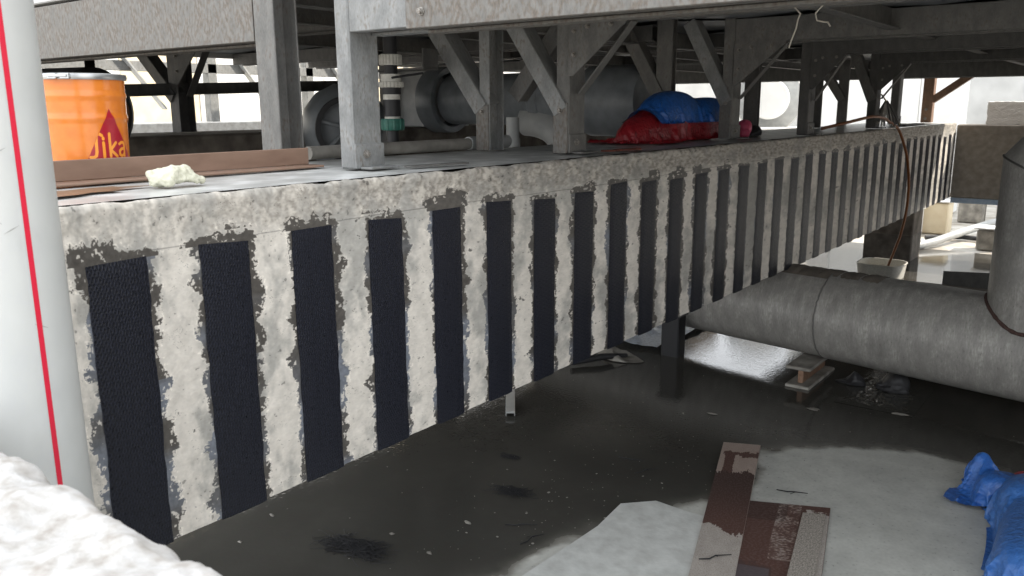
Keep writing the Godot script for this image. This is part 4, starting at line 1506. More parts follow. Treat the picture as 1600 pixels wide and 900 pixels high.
	var lump := [[Vector3(-2.30, TOP + 0.01, -4.28), Vector3(0.10, 0.15, 0.27), 2.3], [Vector3(-2.31, TOP + 0.04, -4.58), Vector3(0.10, 0.225, 0.34), 2.4], [Vector3(-2.29, TOP + 0.03, -5.02), Vector3(0.095, 0.20, 0.28), 2.6]]
	put("red_sheet", cloth(Vector3(-2.29, TOP, -4.62), 0.60, 1.50, 0.32, 26, 56, lump, TOP, 0.84, 93, 110), red_m, tb)
	var lump2 := []
	for q in lump:
		lump2.append([q[0], q[1] + Vector3(0.022, 0.022, 0.022), q[2]])
	put("blue_sheet", cloth(Vector3(-2.29, TOP + 0.02, -4.74), 0.44, 1.18, 0.34, 22, 50, lump2, TOP + 0.10, 0.80, 94, 80), blue_m, tb)
	var ch := crumple(Vector3(-2.33, TOP + 0.10, -5.22), Vector3(0.05, 0.12, 0.07), 95, 0.03)
	put("white_fold", ch, tarp_mat(C(190, 200, 222), C(150, 165, 200), 96), tb)
	single("pink_rag", crumple(Vector3(-2.14, TOP - 0.004, -5.28), Vector3(0.03, 0.06, 0.05), 97, 0.03), tarp_mat(C(196, 84, 112), C(160, 56, 84), 98), "pink rag poking out behind the third frame post", "rag")
	single("black_rag", crumple(Vector3(-2.2, TOP - 0.004, -5.5), Vector3(0.06, 0.03, 0.18), 99, 0.02), S.rubber, "flat black rag on the beam right of the pink rag", "rag")
	# --- hose
	var hp := [Vector3(-2.1, TOP + 0.02, -6.75), Vector3(-1.98, TOP + 0.06, -6.95), Vector3(-1.86, TOP + 0.105, -7.25), Vector3(-1.84, TOP + 0.09, -7.55), Vector3(-1.85, TOP + 0.06, -7.75), Vector3(-1.82, TOP - 0.0, -7.95), Vector3(-1.79, 1.44, -8.06), Vector3(-1.77, 1.25, -8.22), Vector3(-1.77, 1.0, -8.36), Vector3(-1.80, 0.75, -8.48), Vector3(-1.87, 0.5, -8.65), Vector3(-1.96, 0.28, -8.82), Vector3(-2.06, 0.06, -9.02)]
	var hc := Curve3D.new()
	for i in hp.size():
		var tg: Vector3 = (hp[mini(i + 1, hp.size() - 1)] - hp[maxi(i - 1, 0)]) / 6.0
		hc.add_point(hp[i], -tg, tg)
	b = MB.new()
	b.tube(Array(hc.tessellate(4, 3)), [0.0125], 10)
	single("brown_hose", b, mat([[0.0, C(112, 66, 34)], [1.0, C(140, 88, 48)]], Vector3(5, 5, 5), 0.4, 0.0, 101), "brown rubber hose looping over the beam down into the white tub", "hose")
	# --- frayed sack strips at the fifth frame
	var rb := thing("rag_bunch", "bunch of pale frayed strips tied by the hose at the fifth frame", "rag", Vector3(-1.9, TOP + 0.3, -7.84))
	for k in 16:
		b = MB.new()
		var o := Vector3(rng.randfn(0, 0.022), 0, rng.randfn(0, 0.035))
		var e := o * 2.0
		b.tube([Vector3(-1.905, TOP + 0.235, -7.84) + o * 0.15, Vector3(-1.90, TOP + 0.17, -7.84) + o * 0.8, Vector3(-1.895, TOP + 0.09, -7.85) + e * 0.75, Vector3(-1.89, TOP + rng.randf_range(0.005, 0.03), -7.86) + e], [0.004, 0.010, 0.009, 0.003], 6)
		put("strip", b, S.valve_white if k % 3 else S.steel_b, rb)
	b = MB.new()
	b.tube([Vector3(-1.92, 1.84, -7.72), Vector3(-1.885, 1.74, -7.9), Vector3(-1.86, 1.66, -7.98), Vector3(-1.84, 1.58, -8.1)], [0.006], 8)
	single("cord", b, mat([[0.0, C(120, 110, 70)], [1.0, C(150, 140, 96)]], Vector3(5, 5, 5), 0.7, 0.0, 104), "thin olive cord hanging beside the frayed strips", "cord")
	# --- tie wires on the girder
	var wm := plain(C(196, 190, 178), 0.6)
	b = MB.new()
	b.tube([Vector3(-1.066, 2.10, -3.00), Vector3(-1.05, 2.082, -3.0), Vector3(-1.033, 2.064, -3.0), Vector3(-1.041, 2.045, -3.0), Vector3(-1.045, 2.016, -3.0), Vector3(-1.058, 1.98, -3.0), Vector3(-1.066, 1.952, -3.0)], [0.0028], 8)
	single("tie_wire", b, wm, "longer pale tie wire dangling from the girder, bent like an arrow", "wire")
	b = MB.new()
	b.tube([Vector3(-0.946, 2.10, -3.0), Vector3(-0.965, 2.08, -3.0), Vector3(-0.982, 2.061, -3.0), Vector3(-0.975, 2.038, -3.0), Vector3(-0.952, 2.032, -3.0), Vector3(-0.938, 2.03, -3.0), Vector3(-0.929, 2.016, -3.0)], [0.0028], 8)
	single("tie_wire", b, wm, "shorter curled pale tie wire hooked on the girder", "wire")
	# flat dark offcuts by the last posts
	b = MB.new()
	b.bb(-2.0, -1.9, TOP + 0.002, TOP + 0.014, -9.4, -8.6, 0.002)
	single("steel_offcut", b, S.steel_dark, "thin dark steel offcut lying by the farthest frame post", "offcut")
	b = MB.new()
	b.bar(Vector3(-1.93, TOP + 0.008, -3.2), Vector3(-1.90, TOP + 0.008, -3.45), 0.04, 0.008)
	single("rusty_shim", b, S.rustm, "small rusty shim on the beam edge behind the second post", "shim")
	b = MB.new()
	b.bar(Vector3(-1.99, TOP + 0.006, -2.03), Vector3(-1.96, TOP + 0.006, -2.3), 0.035, 0.006)
	single("steel_shim", b, S.steel_b, "thin grey steel shim right of the nearest post foot", "shim")

func tarp_mat(a: Color, b: Color, sd: int) -> StandardMaterial3D:
	var m := mat([[0.0, b], [0.6, a], [1.0, a.lightened(0.12)]], Vector3(3, 3, 3), 0.33, 0.0, sd, 0.02, 4)
	if not bump_cache.has("crease"):
		var t := NoiseTexture2D.new()
		t.width = 512
		t.height = 512
		t.seamless = true
		var f := noise(87, 0.014, 3)
		f.fractal_type = FastNoiseLite.FRACTAL_RIDGED
		f.fractal_gain = 0.4
		t.noise = f
		bump_cache["crease"] = t
	m.heightmap_enabled = true
	m.heightmap_texture = bump_cache["crease"]
	m.heightmap_scale = 0.5
	return m

# a sheet let fall over solid shapes; bodies are [centre, half size, exponent]; gather < 1 bunches it up first
func cloth(c: Vector3, w: float, l: float, y0: float, nx: int, nz: int, bodies: Array, floor_y: float, gather: float, sd: int, steps: int, turn := 0.0) -> MB:
	var p := PackedVector3Array()
	var o := PackedVector3Array()
	var f := noise(sd, 5.0, 3)
	var dx := w / nx
	var dz := l / nz
	for j in nz + 1:
		for i in nx + 1:
			var q := Vector3((float(i) / nx - 0.5) * w * gather, 0, (float(j) / nz - 0.5) * l * gather)
			q += Vector3(f.get_noise_3d(q.x, 1.0, q.z), f.get_noise_3d(q.x, 7.0, q.z) * 2.2, f.get_noise_3d(q.x, 13.0, q.z)) * 0.035
			p.append(c + q.rotated(Vector3.UP, turn) + Vector3(0, y0, 0))
	o = p.duplicate()
	var S1 := nx + 1
	for it in steps:
		for k in p.size():
			var cur := p[k]
			var vel := (cur - o[k]) * 0.965
			o[k] = cur
			p[k] = cur + vel.limit_length(0.012) + Vector3(0, -0.0007, 0)
		for pass_ in 4:
			for j in nz + 1:
				for i in nx + 1:
					var k := j * S1 + i
					for e in 4:
						var k2 := -1
						var rest := 0.0
						if e == 0 and i < nx:
							k2 = k + 1
							rest = dx
						elif e == 1 and j < nz:
							k2 = k + S1
							rest = dz
						elif e == 2 and i < nx and j < nz:
							k2 = k + S1 + 1
							rest = sqrt(dx * dx + dz * dz)
						elif e == 3 and i > 0 and j < nz:
							k2 = k + S1 - 1
							rest = sqrt(dx * dx + dz * dz)
						if k2 < 0:
							continue
						var dd := p[k2] - p[k]
						var ln := dd.length()
						if e < 2 or ln > rest:
							var cr := dd * (0.5 * (ln - rest) / maxf(ln, 1e-6)) * 0.9
							p[k] += cr
							p[k2] -= cr
		for k in p.size():
			var q := p[k]
			for b in bodies:
				var bc: Vector3 = b[0]
				var bh: Vector3 = b[1]
				var ex: float = b[2]
				var rel := (q - bc) / bh
				var rr := pow(pow(absf(rel.x), ex) + pow(absf(rel.y), ex) + pow(absf(rel.z), ex), 1.0 / ex)
				if rr < 1.0:
					q = bc + (q - bc) / maxf(rr, 0.05)
					o[k] = o[k].lerp(q, 0.75)
			if q.y < floor_y + 0.004:
				q.y = floor_y + 0.004
				o[k] = o[k].lerp(q, 0.8)
			p[k] = q
	var mb := MB.new()
	# two cubic subdivisions' worth of smoothing: Catmull-Rom in both directions
	var sub := 3
	mb.grid(nx * sub, nz * sub, func(u: float, v: float) -> Vector3:
		var fx := u * nx
		var fz := v * nz
		var i0 := mini(int(fx), nx - 1)
		var j0 := mini(int(fz), nz - 1)
		var rows := []
		for jj in range(-1, 3):
			var j := clampi(j0 + jj, 0, nz)
			rows.append(p[j * S1 + i0].cubic_interpolate(p[j * S1 + i0 + 1], p[j * S1 + maxi(i0 - 1, 0)], p[j * S1 + mini(i0 + 2, nx)], fx - i0))
		return rows[1].cubic_interpolate(rows[2], rows[0], rows[3], fz - j0), func(u: float, v: float) -> Vector2: return Vector2(u, v), Vector3.UP)
	return mb

# crumpled sheet heap: half an ellipsoid with sharp ridges, seated on its base
func crumple(c: Vector3, h: Vector3, sd: int, amp: float, boxy := 1.0, turn := 0.0) -> MB:
	var cr := RandomNumberGenerator.new()
	cr.seed = sd
	var folds := []
	for i in 26:
		var nn := Vector3(cr.randfn(0, 1), cr.randfn(0, 1.5), cr.randfn(0, 0.8)).normalized()
		folds.append([nn, nn.dot(Vector3(cr.randf_range(-1, 1) * h.x, cr.randf() * h.y, cr.randf_range(-1, 1) * h.z)), cr.randf_range(0.3, 1.0) * (1.0 if cr.randf() < 0.6 else -1.0), cr.randf_range(0.03, 0.16)])
	var f2 := noise(sd + 7, 9.0, 1)
	var f3 := noise(sd + 3, 2.2, 2)
	var b := MB.new()
	b.grid(120, 60, func(u: float, w: float) -> Vector3:
		var a := u * TAU
		var e := w * PI / 2
		var ce := pow(cos(e), 0.7)
		var d := Vector3(signf(cos(a)) * pow(absf(cos(a)), boxy) * ce, pow(sin(e), 0.85), signf(sin(a)) * pow(absf(sin(a)), boxy) * ce)
		var p := d * h
		var k := f3.get_noise_3dv(p * 1.4) * amp * 0.9 - absf(f2.get_noise_3d(p.x, p.y * 1.6, p.z)) * amp * 0.25
		for fo in folds:
			# a V crease: flat away from the fold line
			k += fo[2] * amp * 0.55 * (1.0 - minf(absf(p.dot(fo[0]) - fo[1]) / fo[3], 1.0) * 1.6)
		var nn := (d / h).normalized()
		var q := p + nn * k * minf(1.0, 0.35 + w * 3.0)
		q.y = maxf(q.y, 0.0) + 0.006
		return c + q.rotated(Vector3.UP, turn), nouv, Vector3.ZERO, true, c - Vector3(0, 0.02, 0))
	return b

# ------------------------------------------------------------------ foreground
func build_foreground() -> void:
	var p := thing("white_pipe_post", "smooth white plastic pipe with red stripe standing at the left edge", "pipe", Vector3(-1.588, 0, -0.588))
	var b := MB.new()
	var pc := Vector3(-1.588, 0, -0.588)
	var R := 0.111
	b.tube([pc, pc + Vector3(0, 1.4, 0), pc + Vector3(0, 3.4, 0)], [R], 64)
	put("pipe_wall", b, S.pvc, p)
	b = MB.new()
	var fa := atan2(-pc.z, -pc.x)
	b.grid(6, 2, func(u: float, w: float) -> Vector3:
		var a := fa - 0.515 + (u - 0.5) * 0.085
		return pc + Vector3(cos(a) * (R + 0.0006), 0.2 + w * 3.1, sin(a) * (R + 0.0006)), nouv, Vector3.ZERO, true, pc + Vector3(0, 1.8, 0))
	put("red_stripe", b, plain(C(206, 30, 58), 0.4), p)
	for k in 7:
		b = MB.new()
		var a3 := fa - 0.25 + rng.randf_range(-0.5, 0.7)
		var y3 := 1.25 + rng.randf() * 0.6
		for q in 1:
			b.grid(5, 1, func(u: float, w: float) -> Vector3:
				var aa := a3 + (u - 0.5) * 0.22
				return pc + Vector3(cos(aa) * (R + 0.0005), y3 + u * 0.012 * (1 if k % 2 else -1) + (w - 0.5) * 0.0022 * (1.0 - absf(u - 0.5) * 1.8), sin(aa) * (R + 0.0005)), nouv, Vector3.ZERO, true, pc + Vector3(0, y3, 0))
		put("scuff_mark", b, plain(C(150, 150, 146), 0.6), p)
	for k in 46:
		b = MB.new()
		var a2 := fa + 0.98
		var yy := 0.95 + k * 0.017
		b.box(pc + Vector3(cos(a2) * (R + 0.0004), yy, sin(a2) * (R + 0.0004)), Vector3(0.0012, rng.randf_range(0.003, 0.009), 0.003), 0.0002, Basis(Vector3.UP, -a2))
		put("print_dash", b, S.duct, p)
	# rough white parapet
	var fn := noise(121, 7.0, 4)
	var fn2 := noise(122, 22.0, 3)
	var pm := MB.new()
	pm.grid(220, 90, func(u: float, w: float) -> Vector3:
		var x := lerpf(-2.5, -0.35, u)
		# profile: far face upward, round the edge, then the top back towards the camera
		var s := w * 1.4
		var y := 1.275
		var z := -0.47
		var nn := Vector3(0, 0, -1)
		var r := 0.05
		if s < 0.5:
			y = lerpf(0.2, 1.275 - r, s / 0.5)
		elif s < 0.75:
			var a := (s - 0.5) / 0.25 * PI / 2
			y = 1.275 - r + r * sin(a)
			z = -0.47 + r - r * cos(a)
			nn = Vector3(0, sin(a), -cos(a))
		else:
			z = lerpf(-0.47 + r, 0.12, (s - 0.75) / 0.65)
			nn = Vector3.UP
		var k := fn.get_noise_3d(x, y, z) * 0.016 + fn2.get_noise_3d(x, y, z) * 0.0035
		return Vector3(x, y, z) + nn * k, nouv, Vector3(0, 1, -0.6))
	pm.quad(Vector3(-0.35, 0, -0.47), Vector3(-0.35, 1.2, -0.47), Vector3(-0.35, 1.2, 0.12), Vector3(-0.35, 0, 0.12), Vector3.RIGHT)
	single("parapet_wall", pm, mat([[0.0, C(150, 142, 134)], [0.35, C(176, 172, 167)], [0.65, C(190, 188, 186)], [1.0, C(204, 203, 202)]], Vector3(2.6, 2.6, 2.6), 0.9, 0.2, 123, 0.02, 6), "rough white plastered parapet in the near left corner", "wall")

# ------------------------------------------------------------------ things on the floor
func plank_mat() -> StandardMaterial3D:
	return mat([[0.0, C(110, 104, 98)], [0.4, C(146, 139, 130)], [0.75, C(166, 159, 150)], [1.0, C(190, 184, 176)]], Vector3(14.0, 8.0, 5.0), 0.85, 0.12, 131, 0.02, 5)

func build_floor_things() -> void:
	var wood := stain_mat(0)
	var wood2 := stain_mat(1)
	# long plank
	board("stained_plank", "long narrow plank with red brown paint marks on the floor", [Vector2(-1.62, -3.95), Vector2(-1.448, -4.025), Vector2(-0.98, -2.5), Vector2(-1.135, -2.45)], 0.004, 0.024, wood, "plank")
	board("painted_panel", "wide red brown painted board against the long plank", [Vector2(-1.262, -3.40), Vector2(-0.945, -3.545), Vector2(-0.70, -2.55), Vector2(-0.972, -2.47)], 0.004, 0.018, wood2, "board")
	board("bare_batten", "pale bare batten lying on the red brown board", [Vector2(-1.02, -3.40), Vector2(-0.935, -3.44), Vector2(-0.73, -2.55), Vector2(-0.83, -2.55)], 0.0185, 0.034, plank_mat(), "batten")
	# cement pad
	var b := MB.new()
	var out := [Vector2(-1.69, -2.80), Vector2(-1.715, -3.04), Vector2(-1.60, -3.16), Vector2(-1.43, -3.15), Vector2(-1.33, -3.16), Vector2(-1.15, -2.5), Vector2(-1.05, -1.9), Vector2(-1.6, -1.9), Vector2(-1.72, -2.25), Vector2(-1.70, -2.6)]
	var ctr := Vector2(-1.4, -2.55)
	for i in out.size():
		var a: Vector2 = out[i]
		var c: Vector2 = out[(i + 1) % out.size()]
		var a2 := a.lerp(ctr, 0.012)
		var c2 := c.lerp(ctr, 0.012)
		b.quad(Vector3(a.x, 0.002, a.y), Vector3(c.x, 0.002, c.y), Vector3(c2.x, 0.014, c2.y), Vector3(a2.x, 0.014, a2.y), Vector3((a + c).x / 2 - ctr.x, 0.5, (a + c).y / 2 - ctr.y))
		b.tri(Vector3(a2.x, 0.014, a2.y), Vector3(c2.x, 0.014, c2.y), Vector3(ctr.x, 0.014, ctr.y), Vector3.UP)
	single("cement_pad", b, mat([[0.0, C(184, 184, 180)], [0.5, C(198, 199, 195)], [1.0, C(210, 211, 207)]], Vector3(1.6, 1.6, 1.6), 0.9, 0.12, 141), "thin pale cement pad with curved edge left of the plank", "pad")
	# aluminium channel end
	var ch := MB.new()
	var dx := Vector3(0.62, 0, 0.78)
	ch.bar(Vector3(-3.05, 0.03, -3.97), Vector3(-2.775, 0.03, -3.61), 0.055, 0.012)
	ch.bar(Vector3(-3.05, 0.016, -3.97) + Vector3(0.019, 0, -0.016), Vector3(-2.775, 0.016, -3.61) + Vector3(0.019, 0, -0.016), 0.005, 0.018)
	ch.bar(Vector3(-3.05, 0.016, -3.97) - Vector3(0.019, 0, -0.016), Vector3(-2.775, 0.016, -3.61) - Vector3(0.019, 0, -0.016), 0.005, 0.018)
	single("channel_offcut", ch, S.duct_light, "short grey metal channel poking out from under the beam", "offcut")
	# blue tarp at right
	var bt := thing("blue_tarpaulin", "crumpled blue tarpaulin bag on the dry floor at right", "tarpaulin", Vector3(0.05, 0, -3.7))
	var heap := [[Vector3(0.21, 0.02, -3.62), Vector3(0.52, 0.19, 0.44), 5.0], [Vector3(-0.20, 0.05, -3.90), Vector3(0.16, 0.17, 0.15), 3.0], [Vector3(0.05, 0.1, -3.4), Vector3(0.22, 0.16, 0.20), 2.6]]
	put("sheet", cloth(Vector3(0.25, 0, -3.60), 1.46, 1.36, 0.36, 54, 50, heap, 0.0, 0.86, 151, 110, 0.17), tarp_mat(C(64, 112, 180), C(48, 90, 154), 152), bt)
	put("tied_corner", cloth(Vector3(-0.40, 0, -4.05), 0.42, 0.42, 0.30, 26, 26, [[Vector3(-0.45, 0.06, -4.11), Vector3(0.055, 0.15, 0.05), 2.2], [Vector3(-0.33, 0.04, -4.01), Vector3(0.13, 0.13, 0.09), 3.0]], 0.03, 0.82, 153, 70), tarp_mat(C(54, 106, 182), C(38, 80, 148), 154), bt)
	put("red_edge", crumple(Vector3(-0.10, 0.13, -4.05), Vector3(0.22, 0.075, 0.07), 155, 0.02), tarp_mat(C(150, 50, 56), C(120, 34, 40), 156), bt)
	# tub
	var tub := thing("white_tub", "white plastic tub catching the brown hose before the column", "tub", Vector3(-2.12, 0, -9.12))
	var tp := []
	for i in 49:
		tp.append(i)
	var tm := MB.new()
	for pass_ in [[0.225, 0.205, 0.0, 0.15, false], [0.212, 0.196, 0.012, 0.15, true]]:
		tm.grid(48, 4, func(u: float, w: float) -> Vector3:
			var a := u * TAU
			var r := lerpf(pass_[1], pass_[0], w)
			var sx := signf(cos(a)) * pow(absf(cos(a)), 0.55)
			var sz := signf(sin(a)) * pow(absf(sin(a)), 0.55)
			return Vector3(-2.12 + sx * r, lerpf(pass_[2], pass_[3], w), -9.12 + sz * r * 1.0), nouv, Vector3.ZERO, true, Vector3(-2.12, 0.08, -9.12))
	put("wall", tm, S.valve_white, tub)
	var rm := MB.new()
	var rp := []
	for i in 49:
		var a := TAU * i / 48.0
		rp.append(Vector3(-2.12 + signf(cos(a)) * pow(absf(cos(a)), 0.55) * 0.222, 0.15, -9.12 + signf(sin(a)) * pow(absf(sin(a)), 0.55) * 0.222))
	rm.tube(rp, [0.009], 8, false)
	put("rim", rm, S.valve_white, tub)
	var bs := MB.new()
	bs.bb(-2.30, -1.94, 0.004, 0.012, -9.3, -8.94, 0.002)
	put("base", bs, S.valve_white, tub)
	# dark kerb beyond the pipe
	b = MB.new()
	b.bb(-1.36, 3.2, -0.01, 0.50, -6.5, -6.3, 0.01)
	single("low_kerb", b, S.conc_dark, "low dark kerb on the floor hidden behind the main pipe", "kerb")
	b = MB.new()
	b.bar(Vector3(-1.45, 0.10, -8.6), Vector3(-1.05, 0.10, -8.75), 0.012, 0.24, Vector3.UP)
	single("dark_plate", b, S.steel_dark, "dark steel plate on edge behind the main pipe", "plate")
	# dark rubble under the pipe
	for k in 2:
		var q := crumple(Vector3(-1.38 + k * 0.26, 0, -5.40), Vector3(0.10, 0.05, 0.05), 160 + k, 0.03)
		single("dark_lump", q, S.rubber, ["black crumpled rubbish next to the pipe stool", "black crumpled rubbish right of the rubbish by the pipe stool"][k], "rubbish", "lumps of rubbish under the main pipe")
	# rippled water where a drip falls
	var rip := MB.new()
	var r1 := noise(175, 24.0, 3)
	rip.grid(70, 50, func(u: float, w: float) -> Vector3:
		var x := lerpf(-1.36, -0.92, u)
		var z := lerpf(-5.62, -4.98, w)
		var fade := smoothstep(0.0, 0.3, minf(minf(u, 1 - u), minf(w, 1 - w)))
		return Vector3(x, 0.0015 + fade * (0.002 + 0.0055 * r1.get_noise_2d(x, z * 0.6)), z), nouv, Vector3.UP)
	var wet_m := plain(C(71, 70, 66), 0.04)
	struct(put("rippled_water", rip, wet_m))
	b = crumple(Vector3(-2.85, 0, -5.0), Vector3(0.20, 0.02, 0.10), 170, 0.02)
	single("mud_heap", b, S.conc, "low heap of grey mud under the beam by the puddle", "mud heap")
	b = MB.new()
	b.tube([Vector3(-3.02, 0.03, -4.62), Vector3(-2.9, 0.045, -4.82), Vector3(-2.8, 0.03, -5.0)], [0.02, 0.024, 0.014], 10)
	single("dark_stick", b, S.rubber, "short dark stick at the foot of the beam by the mud heap", "stick")
	# blue white sheet lying behind the beam foot
	b = MB.new()
	var sf := noise(171, 3.0, 3)
	b.grid(30, 20, func(u: float, w: float) -> Vector3:
		return Vector3(lerpf(-3.9, -2.72, u), 0.02 + 0.05 * absf(sf.get_noise_2d(u * 1.5, w * 1.5)) + (0.28 * smoothstep(0.5, 0.0, u)), lerpf(-6.6, -5.3, w)), nouv, Vector3.UP)
	single("pale_sheet", b, tarp_mat(C(186, 194, 206), C(150, 156, 166), 172), "pale bluish plastic sheet lying beyond the beam by the puddle", "sheet")
	# tangles of black fibre
	var tg := [
		[-2.39, -2.06, 0.19, 220, "biggest tangle of black fibre on the wet floor at the bottom"],
		[-2.18, -2.85, 0.13, 90, "flat streak of black fibre in the middle of the wet floor"],
		[-2.44, -3.157, 0.07, 60, "small black fibre clump below the grey channel offcut"]]
	for t in tg:
		var q := MB.new()
		var c := Vector3(t[0], 0.004, t[1])
		for k in int(t[3]):
			var a := rng.randf() * TAU
			var p0: Vector3 = c + Vector3(rng.randfn(0, 0.30), 0, rng.randfn(0, 0.13)) * t[2]
			var ln: float = t[2] * rng.randf_range(0.15, 0.7)
			var d := Vector3(0.85 + rng.randfn(0, 0.25), 0, rng.randfn(0, 0.35) - 0.3).normalized() * (1.0 if rng.randf() < 0.5 else -1.0)
			var pts := []
			for s in 4:
				pts.append(p0 + d * ln * s / 3.0 + Vector3(rng.randfn(0, 0.05), absf(rng.randfn(0, 0.04)), rng.randfn(0, 0.05)) * t[2])
			q.tube(pts, [0.0012], 4, false)
		var o := single("fibre_tangle", q, S.black, t[4], "fibre tangle", "tangles of black fibre on the wet floor")
		o.set_meta("kind", "stuff")
	# twigs
	var tw := [[-1.97, -2.62, 0.6, "dark twig on the mud left of the cement pad"], [-1.86, -2.55, 1.4, "bent dark twig at the edge of the dry floor"], [-1.93, -3.5, 0.2, "curled dark twig left of the plank"], [-1.80, -3.42, 1.1, "thin dark twig near the plank end"], [-1.18, -2.83, 0.9, "curved dry stem lying on the plank"], [-1.15, -3.62, 0.3, "small stem lying between plank and dry floor"]]
	for t in tw:
		var q := MB.new()
		var hgt := 0.03 if t[3].contains("on the plank") else 0.006
		var c := Vector3(t[0], hgt, t[1])
		var d := Vector3(cos(t[2]), 0, -sin(t[2]))
		q.tube([c - d * 0.06, c - d * 0.02 + Vector3(0.012, 0.006, 0.014), c + d * 0.02 + Vector3(-0.006, 0.004, 0.006), c + d * 0.06 + Vector3(0.014, 0, -0.012)], [0.0022, 0.003, 0.0026, 0.0014], 6)
		q.tube([c + d * 0.02, c + d * 0.035 + Vector3(-0.015, 0.004, 0.02), c + d * 0.04 + Vector3(-0.03, 0, 0.036)], [0.002, 0.0016, 0.001], 5)
		single("twig", q, S.black, t[3], "twig", "dark twigs on the floor")
	# pale paint scraps
	var sc := [[-2.90, -2.04, 0.020, "pale scrap on the wet floor nearest the beam"], [-2.81, -1.815, 0.016, "pale scrap low on the wet floor by the parapet"], [-2.353, -2.241, 0.016, "round pale scrap above the biggest fibre tangle"], [-2.165, -2.506, 0.026, "crinkled foil scrap in the middle of the wet floor"], [-1.418, -4.772, 0.05, "grey leaf floating near the pipe stool"], [-0.982, -4.99, 0.05, "grey leaf on the water under the glitter"], [-1.86, -4.35, 0.035, "small pale stone past the plank end"], [-2.12, -2.22, 0.018, "pair of pale flakes at the mud edge"]]
	for s in sc:
		var q := MB.new()
		var fn := noise(int(absf(s[0]) * 1000), 20.0, 2)
		var tilt := rng.randf() * TAU
		q.grid(16, 4, func(u: float, w: float) -> Vector3:
			var a := u * TAU
			var r: float = s[2] * (1.0 - w) * (0.8 + 0.5 * fn.get_noise_1d(cos(a) * 0.06) + 0.15 * sin(a * 2 + tilt))
			return Vector3(s[0] + cos(a + tilt) * r, 0.003 + 0.006 * sin(w * 1.5), s[1] + sin(a + tilt) * r * 0.55), nouv, Vector3.UP)
		single("pale_scrap", q, S.conc, s[3], "scrap", "pale scraps on the wet floor")
	# grit
	var mm := MultiMesh.new()
	mm.transform_format = MultiMesh.TRANSFORM_3D
	var gm := MB.new()
	gm.lathe([Vector2(0, 0), Vector2(0.8, 0.1), Vector2(1.0, 0.35), Vector2(0.55, 0.7), Vector2(0, 0.75)], Vector3.ZERO, Vector3.UP, 6)
	var arr := []
	arr.resize(Mesh.ARRAY_MAX)
	arr[Mesh.ARRAY_VERTEX] = gm.v
	arr[Mesh.ARRAY_NORMAL] = gm.n
	arr[Mesh.ARRAY_INDEX] = gm.ix
	var me := ArrayMesh.new()
	me.add_surface_from_arrays(Mesh.PRIMITIVE_TRIANGLES, arr)
	me.surface_set_material(0, S.conc)
	mm.mesh = me
	mm.instance_count = 320
	for i in 320:
		var x := rng.randf_range(-2.9, -0.3)
		var z := rng.randf_range(-5.2, -1.9)
		if rng.randf() < 0.6:
			x = rng.randfn(-1.9, 0.30)
			z = rng.randfn(-3.0, 0.75)
		var s := rng.randf_range(0.0012, 0.0036) * (2.0 if rng.randf() < 0.06 else 1.0)
		mm.set_instance_transform(i, Transform3D(Basis(Vector3.UP, rng.randf() * TAU).scaled(Vector3(s, s * 0.7, s * rng.randf_range(0.6, 1.4))), Vector3(x, 0.001, z)))
	var mi := MultiMeshInstance3D.new()
	mi.name = "grit"
	mi.multimesh = mm
	mi.set_meta("kind", "stuff")
	mi.set_meta("label", "fine pale grit scattered over the wet and muddy floor")
	mi.set_meta("category", "grit")
	add_child(mi)

func board(called: String, label: String, q: Array, y0: float, y1: float, m: Material, cat: String) -> void:
	var b := MB.new()
	var c: Vector2 = (q[0] + q[1] + q[2] + q[3]) / 4.0
	var e := 0.003
	var t := []
	for p in q:
		t.append(p + (c - p).normalized() * e)
	for i in 4:
		var a: Vector2 = q[i]
		var d: Vector2 = q[(i + 1) % 4]
		var a2: Vector2 = t[i]
		var d2: Vector2 = t[(i + 1) % 4]
		var o := Vector3((a.x + d.x) / 2 - c.x, 0, (a.y + d.y) / 2 - c.y)
		b.quad(Vector3(a.x, y0, a.y), Vector3(d.x, y0, d.y), Vector3(d.x, y1 - e, d.y), Vector3(a.x, y1 - e, a.y), o)
		b.quad(Vector3(a.x, y1 - e, a.y), Vector3(d.x, y1 - e, d.y), Vector3(d2.x, y1, d2.y), Vector3(a2.x, y1, a2.y), o + Vector3.UP * 0.2)
	var k := b.v.size()
	for i in 4:
		b.v.append(Vector3(t[i].x, y1, t[i].y))
		b.n.append(Vector3.UP)
	b.uv.append_array([Vector2(0, 0), Vector2(1, 0), Vector2(1, 1), Vector2(0, 1)])
	b.face(k, k + 1, k + 2)
	b.face(k, k + 2, k + 3)
	single(called, b, m, label, cat)

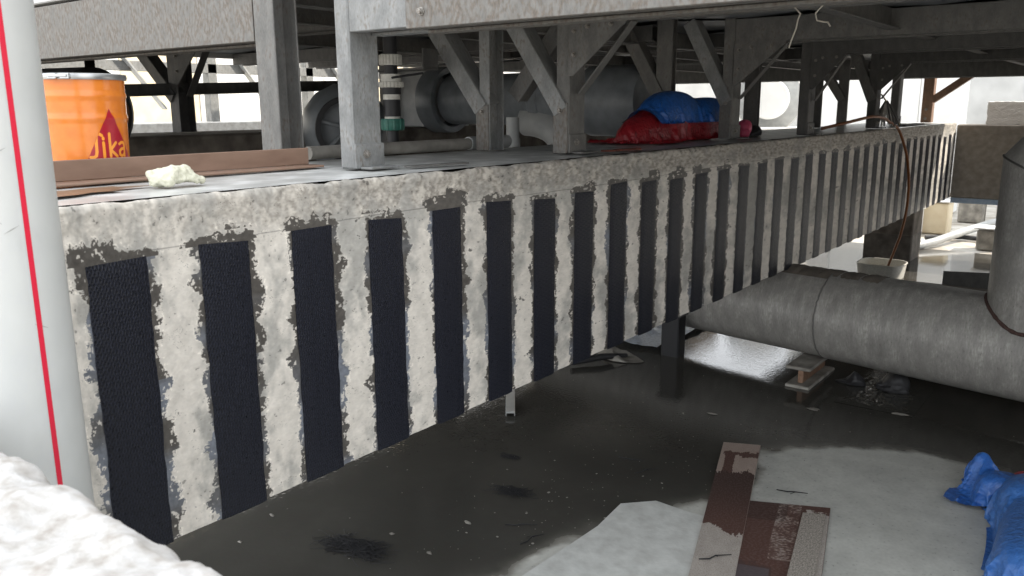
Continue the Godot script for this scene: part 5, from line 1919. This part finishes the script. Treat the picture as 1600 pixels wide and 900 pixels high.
# bare board with spilt red brown primer
func stain_mat(kind: int) -> StandardMaterial3D:
	var W := 256
	var H := 1024
	var a := nbytes(W, H, 700 + kind, 0.012, 4)
	var b := nbytes(W, H, 710 + kind, 0.07, 4)
	var c := nbytes(W, H, 720 + kind, 0.16, 2)
	var d := PackedByteArray()
	d.resize(W * H * 3)
	for j in H:
		for i in W:
			var k := j * W + i
			var u := float(i) / W
			var v := float(j) / H
			var x := a[k] / 255.0
			var y := b[k] / 255.0
			var z := c[k] / 255.0
			var wob := (x - 0.5) * 0.08 + (y - 0.5) * 0.03
			var base := C(158, 150, 142).lerp(C(186, 178, 170), x * 0.5 + y * 0.5) * (0.93 + 0.1 * z)
			if z < 0.22:
				base = base * 0.68
			var st := 0.0
			var dark := 0.0
			if kind == 0:
				# thin L at the end, a broad pool below it, then bare wood again
				if v + wob * 0.5 > 0.07 and v + wob * 0.5 < 0.105 and u > 0.08:
					st = 1.0
				if u + wob > 0.14 and u + wob < 0.42 and v > 0.08 and v < 0.27:
					st = 1.0
				if v + wob > 0.235 and v + wob * 0.6 - u * 0.06 < 0.575:
					st = 1.0
					dark = 0.65 * smoothstep(0.62, 0.28, v)
				if v < 0.24 and st == 0.0:
					base = base.lerp(C(148, 116, 102), 0.35)
			else:
				if u + wob * 0.6 < 0.74 or v + wob < 0.06:
					st = 1.0
				if v < 0.17 and u < 0.5:
					dark = 0.5
				var wash := smoothstep(0.35, 0.70, y * 0.6 + x * 0.4) * (1.0 if (u > 0.38 and u < 0.66 and v < 0.5) else 0.0)
				st *= 1.0 - 0.75 * wash
				if v > 0.56 + wob and u < 0.45:
					dark = 0.3
					st *= 0.85
					base = C(88, 82, 84)
			var pr := C(82, 56, 49).lerp(C(50, 36, 33), dark) * (0.88 + 0.24 * y)
			if kind == 1 and v > 0.58 and u < 0.42:
				pr = C(84, 74, 76) * (0.9 + 0.2 * y)
			var q := base.lerp(pr, st * (0.80 + 0.2 * smoothstep(0.3, 0.6, y)))
			d[k * 3] = int(clampf(q.r, 0, 1) * 255)
			d[k * 3 + 1] = int(clampf(q.g, 0, 1) * 255)
			d[k * 3 + 2] = int(clampf(q.b, 0, 1) * 255)
	var m := StandardMaterial3D.new()
	m.albedo_texture = ImageTexture.create_from_image(Image.create_from_data(W, H, false, Image.FORMAT_RGB8, d))
	m.roughness = 0.7
	m.heightmap_enabled = true
	m.heightmap_texture = ImageTexture.create_from_image(Image.create_from_data(W, H, false, Image.FORMAT_L8, b))
	m.heightmap_scale = 0.08
	return m
